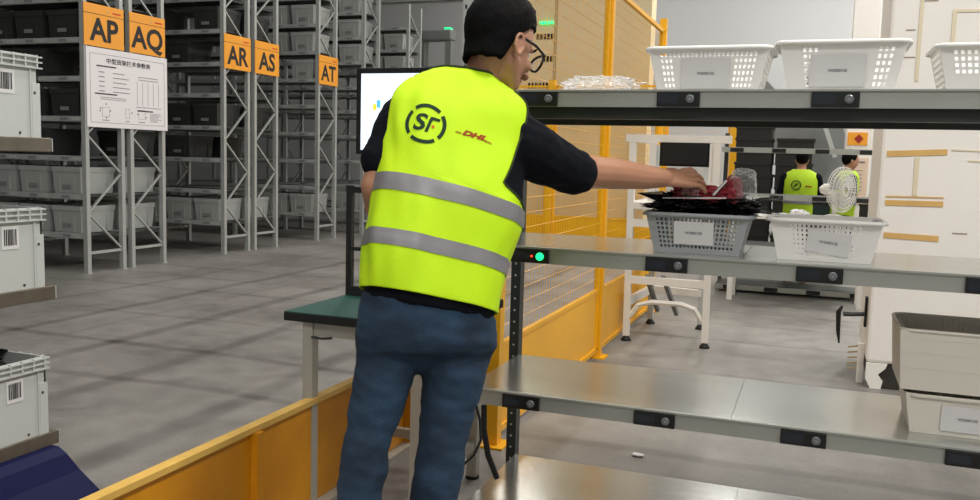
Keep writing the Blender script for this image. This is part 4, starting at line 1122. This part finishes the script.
# ---- distant workers
M_vest_dim = mat('dim_hi_vis_fabric', '#b4d820', .75, var=.08)  # same fabric as the near vest, weaker far light put into the colour
def worker(x, y, rz, label, vestm, lean=0.0, kk=.9):
    c, s = math.cos(rz), math.sin(rz)
    def Q(a, b, z): b = b + lean * max(0, z - .9); a *= kk; b *= kk; z *= kk; return Vector((x + a * c - b * s, y + a * s + b * c, z))
    bm = bmesh.new()
    chain(bm, [(Q(0, 0, .95), .13), (Q(0, 0, 1.1), .12), (Q(0, 0, 1.25), .13), (Q(0, 0, 1.36), .11)])
    chain(bm, [(Q(-.13, 0, 1.38), .06), (Q(.13, 0, 1.38), .06)])
    chain(bm, [(Q(0, 0, 1.42), .055), (Q(0, 0, 1.52), .05)])
    ellip(bm, Q(0, .01, 1.60), ((Q(1, 0, 0) - Q(0, 0, 0)) * .075, (Q(0, 1, 0) - Q(0, 0, 0)) * .095, Vector((0, 0, .115))))
    ellip(bm, Q(0, .105, 1.585), (Vector((.012, 0, 0)), Vector((0, .014, 0)), Vector((0, 0, .018))))
    for sd in (-1, 1):
        chain(bm, [(Q(sd * .1, 0, .9), .09), (Q(sd * .1, .02, .5), .06), (Q(sd * .1, 0, .09), .045)])
        capsule(bm, Q(sd * .1, -.03, .04), Q(sd * .1, .15, .035), .04, .033)
        chain(bm, [(Q(sd * .19, 0, 1.37), .052), (Q(sd * .24, .04, 1.12), .042), (Q(sd * .2, .26, 1.08), .033)])
        for q in (-.02, 0, .02): capsule(bm, Q(sd * .2 + q, .27, 1.08), Q(sd * .2 + q, .36, 1.06), .013, .009)
        ellip(bm, Q(sd * .078, .0, 1.59), (Vector((.01, 0, 0)), Vector((0, .015, 0)), Vector((0, 0, .028))))
    p = remeshed('person', bm, .011, M_skin, None, 3); tag(p, label, 'person')
    bm = bmesh.new(); rr = []
    for z, a, b in ((.86, .2, .15), (1.0, .2, .15), (1.2, .21, .155), (1.33, .22, .145), (1.42, .19, .12), (1.47, .1, .085)):
        rr.append([bm.verts.new(Q(a * math.cos(q), b * math.sin(q), z)) for q in [2 * PI * k / 28 for k in range(28)]])
    for u, v in zip(rr, rr[1:]):
        for k in range(28): bm.faces.new((u[k], u[(k + 1) % 28], v[(k + 1) % 28], v[k]))
    vst = mesh_obj('hi_vis_vest', bm, vestm, p, smooth=True)
    bm = bmesh.new()
    for z in (1.03,):
        u, v = [[bm.verts.new(Q(.2065 * math.cos(q), .1565 * math.sin(q), zz)) for q in [2 * PI * k / 28 for k in range(28)]] for zz in (z, z + .05)]
        for k in range(28): bm.faces.new((u[k], u[(k + 1) % 28], v[(k + 1) % 28], v[k]))
    mesh_obj('reflective_band', bm, M_band, vst)
    for sd in (-1, 1):
        bm = bmesh.new(); chain(bm, [(Q(sd * .19, 0, 1.36), .062), (Q(sd * .235, .03, 1.16), .053)]); remeshed('sleeve', bm, .012, M_shirt, p, 2)
    bm = bmesh.new()
    for sd in (-1, 1): chain(bm, [(Q(sd * .09, 0, .87), .105), (Q(sd * .1, .02, .5), .075), (Q(sd * .1, 0, .12), .06)])
    remeshed('trousers', bm, .012, M_shirt, p, 2)
    bm = bmesh.new(); ellip(bm, Q(0, -.012, 1.63), ((Q(1, 0, 0) - Q(0, 0, 0)) * .084, (Q(0, 1, 0) - Q(0, 0, 0)) * .1, Vector((0, 0, .105))))
    bmesh.ops.bisect_plane(bm, geom=bm.verts[:] + bm.edges[:] + bm.faces[:], plane_co=Q(0, .02, 1.59), plane_no=(Q(0, .62, -1) - Q(0, 0, 0)), clear_outer=True)
    bmesh.ops.holes_fill(bm, edges=bm.edges[:]); mesh_obj('hair', bm, M_hair, p, smooth=True)
    return p, vst, Q
p, v_, Q = worker(-.19, 10.75, 0.05, 'distant person seen from behind in a yellow hi-vis vest by the black crates', M_vest_dim, .06)
bm = bmesh.new(); cq = Q(-.02, -.155, 1.27)
pts = [Q(-.06 + .055 * math.cos(a), -.160, 1.27 + .055 * math.sin(a)) for a in [2 * PI * k / 20 for k in range(21)]]; tube(bm, pts, .006, 5)
bar(bm, Q(-.085, -.16, 1.25), Q(-.04, -.16, 1.29), .006, .015); mesh_obj('round_logo', bm, M_logo, v_)
bm = bmesh.new(); bar(bm, Q(.05, -.16, 1.26), Q(.13, -.152, 1.25), .006, .014); mesh_obj('courier_lettering', bm, M_dhl, v_)
worker(.27, 11.05, -1.3, 'distant person in a hi-vis vest turned sideways behind the white fan', M_vest_dim, .1)

# ------------------------------------------------------------------ light
w = bpy.data.worlds.new('world'); S.world = w; w.use_nodes = True
w.node_tree.nodes['Background'].inputs[0].default_value = (.8, .85, 1, 1); w.node_tree.nodes['Background'].inputs[1].default_value = .3
def area(x, y, z, sx, sy, e, col=(1, .97, .92), rot=(0, 0, 0)):
    l = bpy.data.lights.new('ceiling_lamp', 'AREA'); l.shape = 'RECTANGLE'; l.size = sx; l.size_y = sy; l.energy = e; l.color = col
    o = bpy.data.objects.new('ceiling_lamp', l); COL.objects.link(o); o.location = (x, y, z); o.rotation_euler = rot
K = 1.0
for x in (-10.5, -5.3, -1.2, 2.6):
    for y in (-2.5, 2.2, 6.5, 11.0, 15.8):
        e = {-10.5: 5, -5.3: 58, -1.2: 80, 2.6: 262}[x] * (1.9 if y > 15 else 1)
        area(x, y, 6.6, .5, 2.2, e * K)
S.view_settings.view_transform = 'Standard'; S.view_settings.look = 'None'; S.view_settings.gamma = 1
S.view_settings.exposure = 0.0
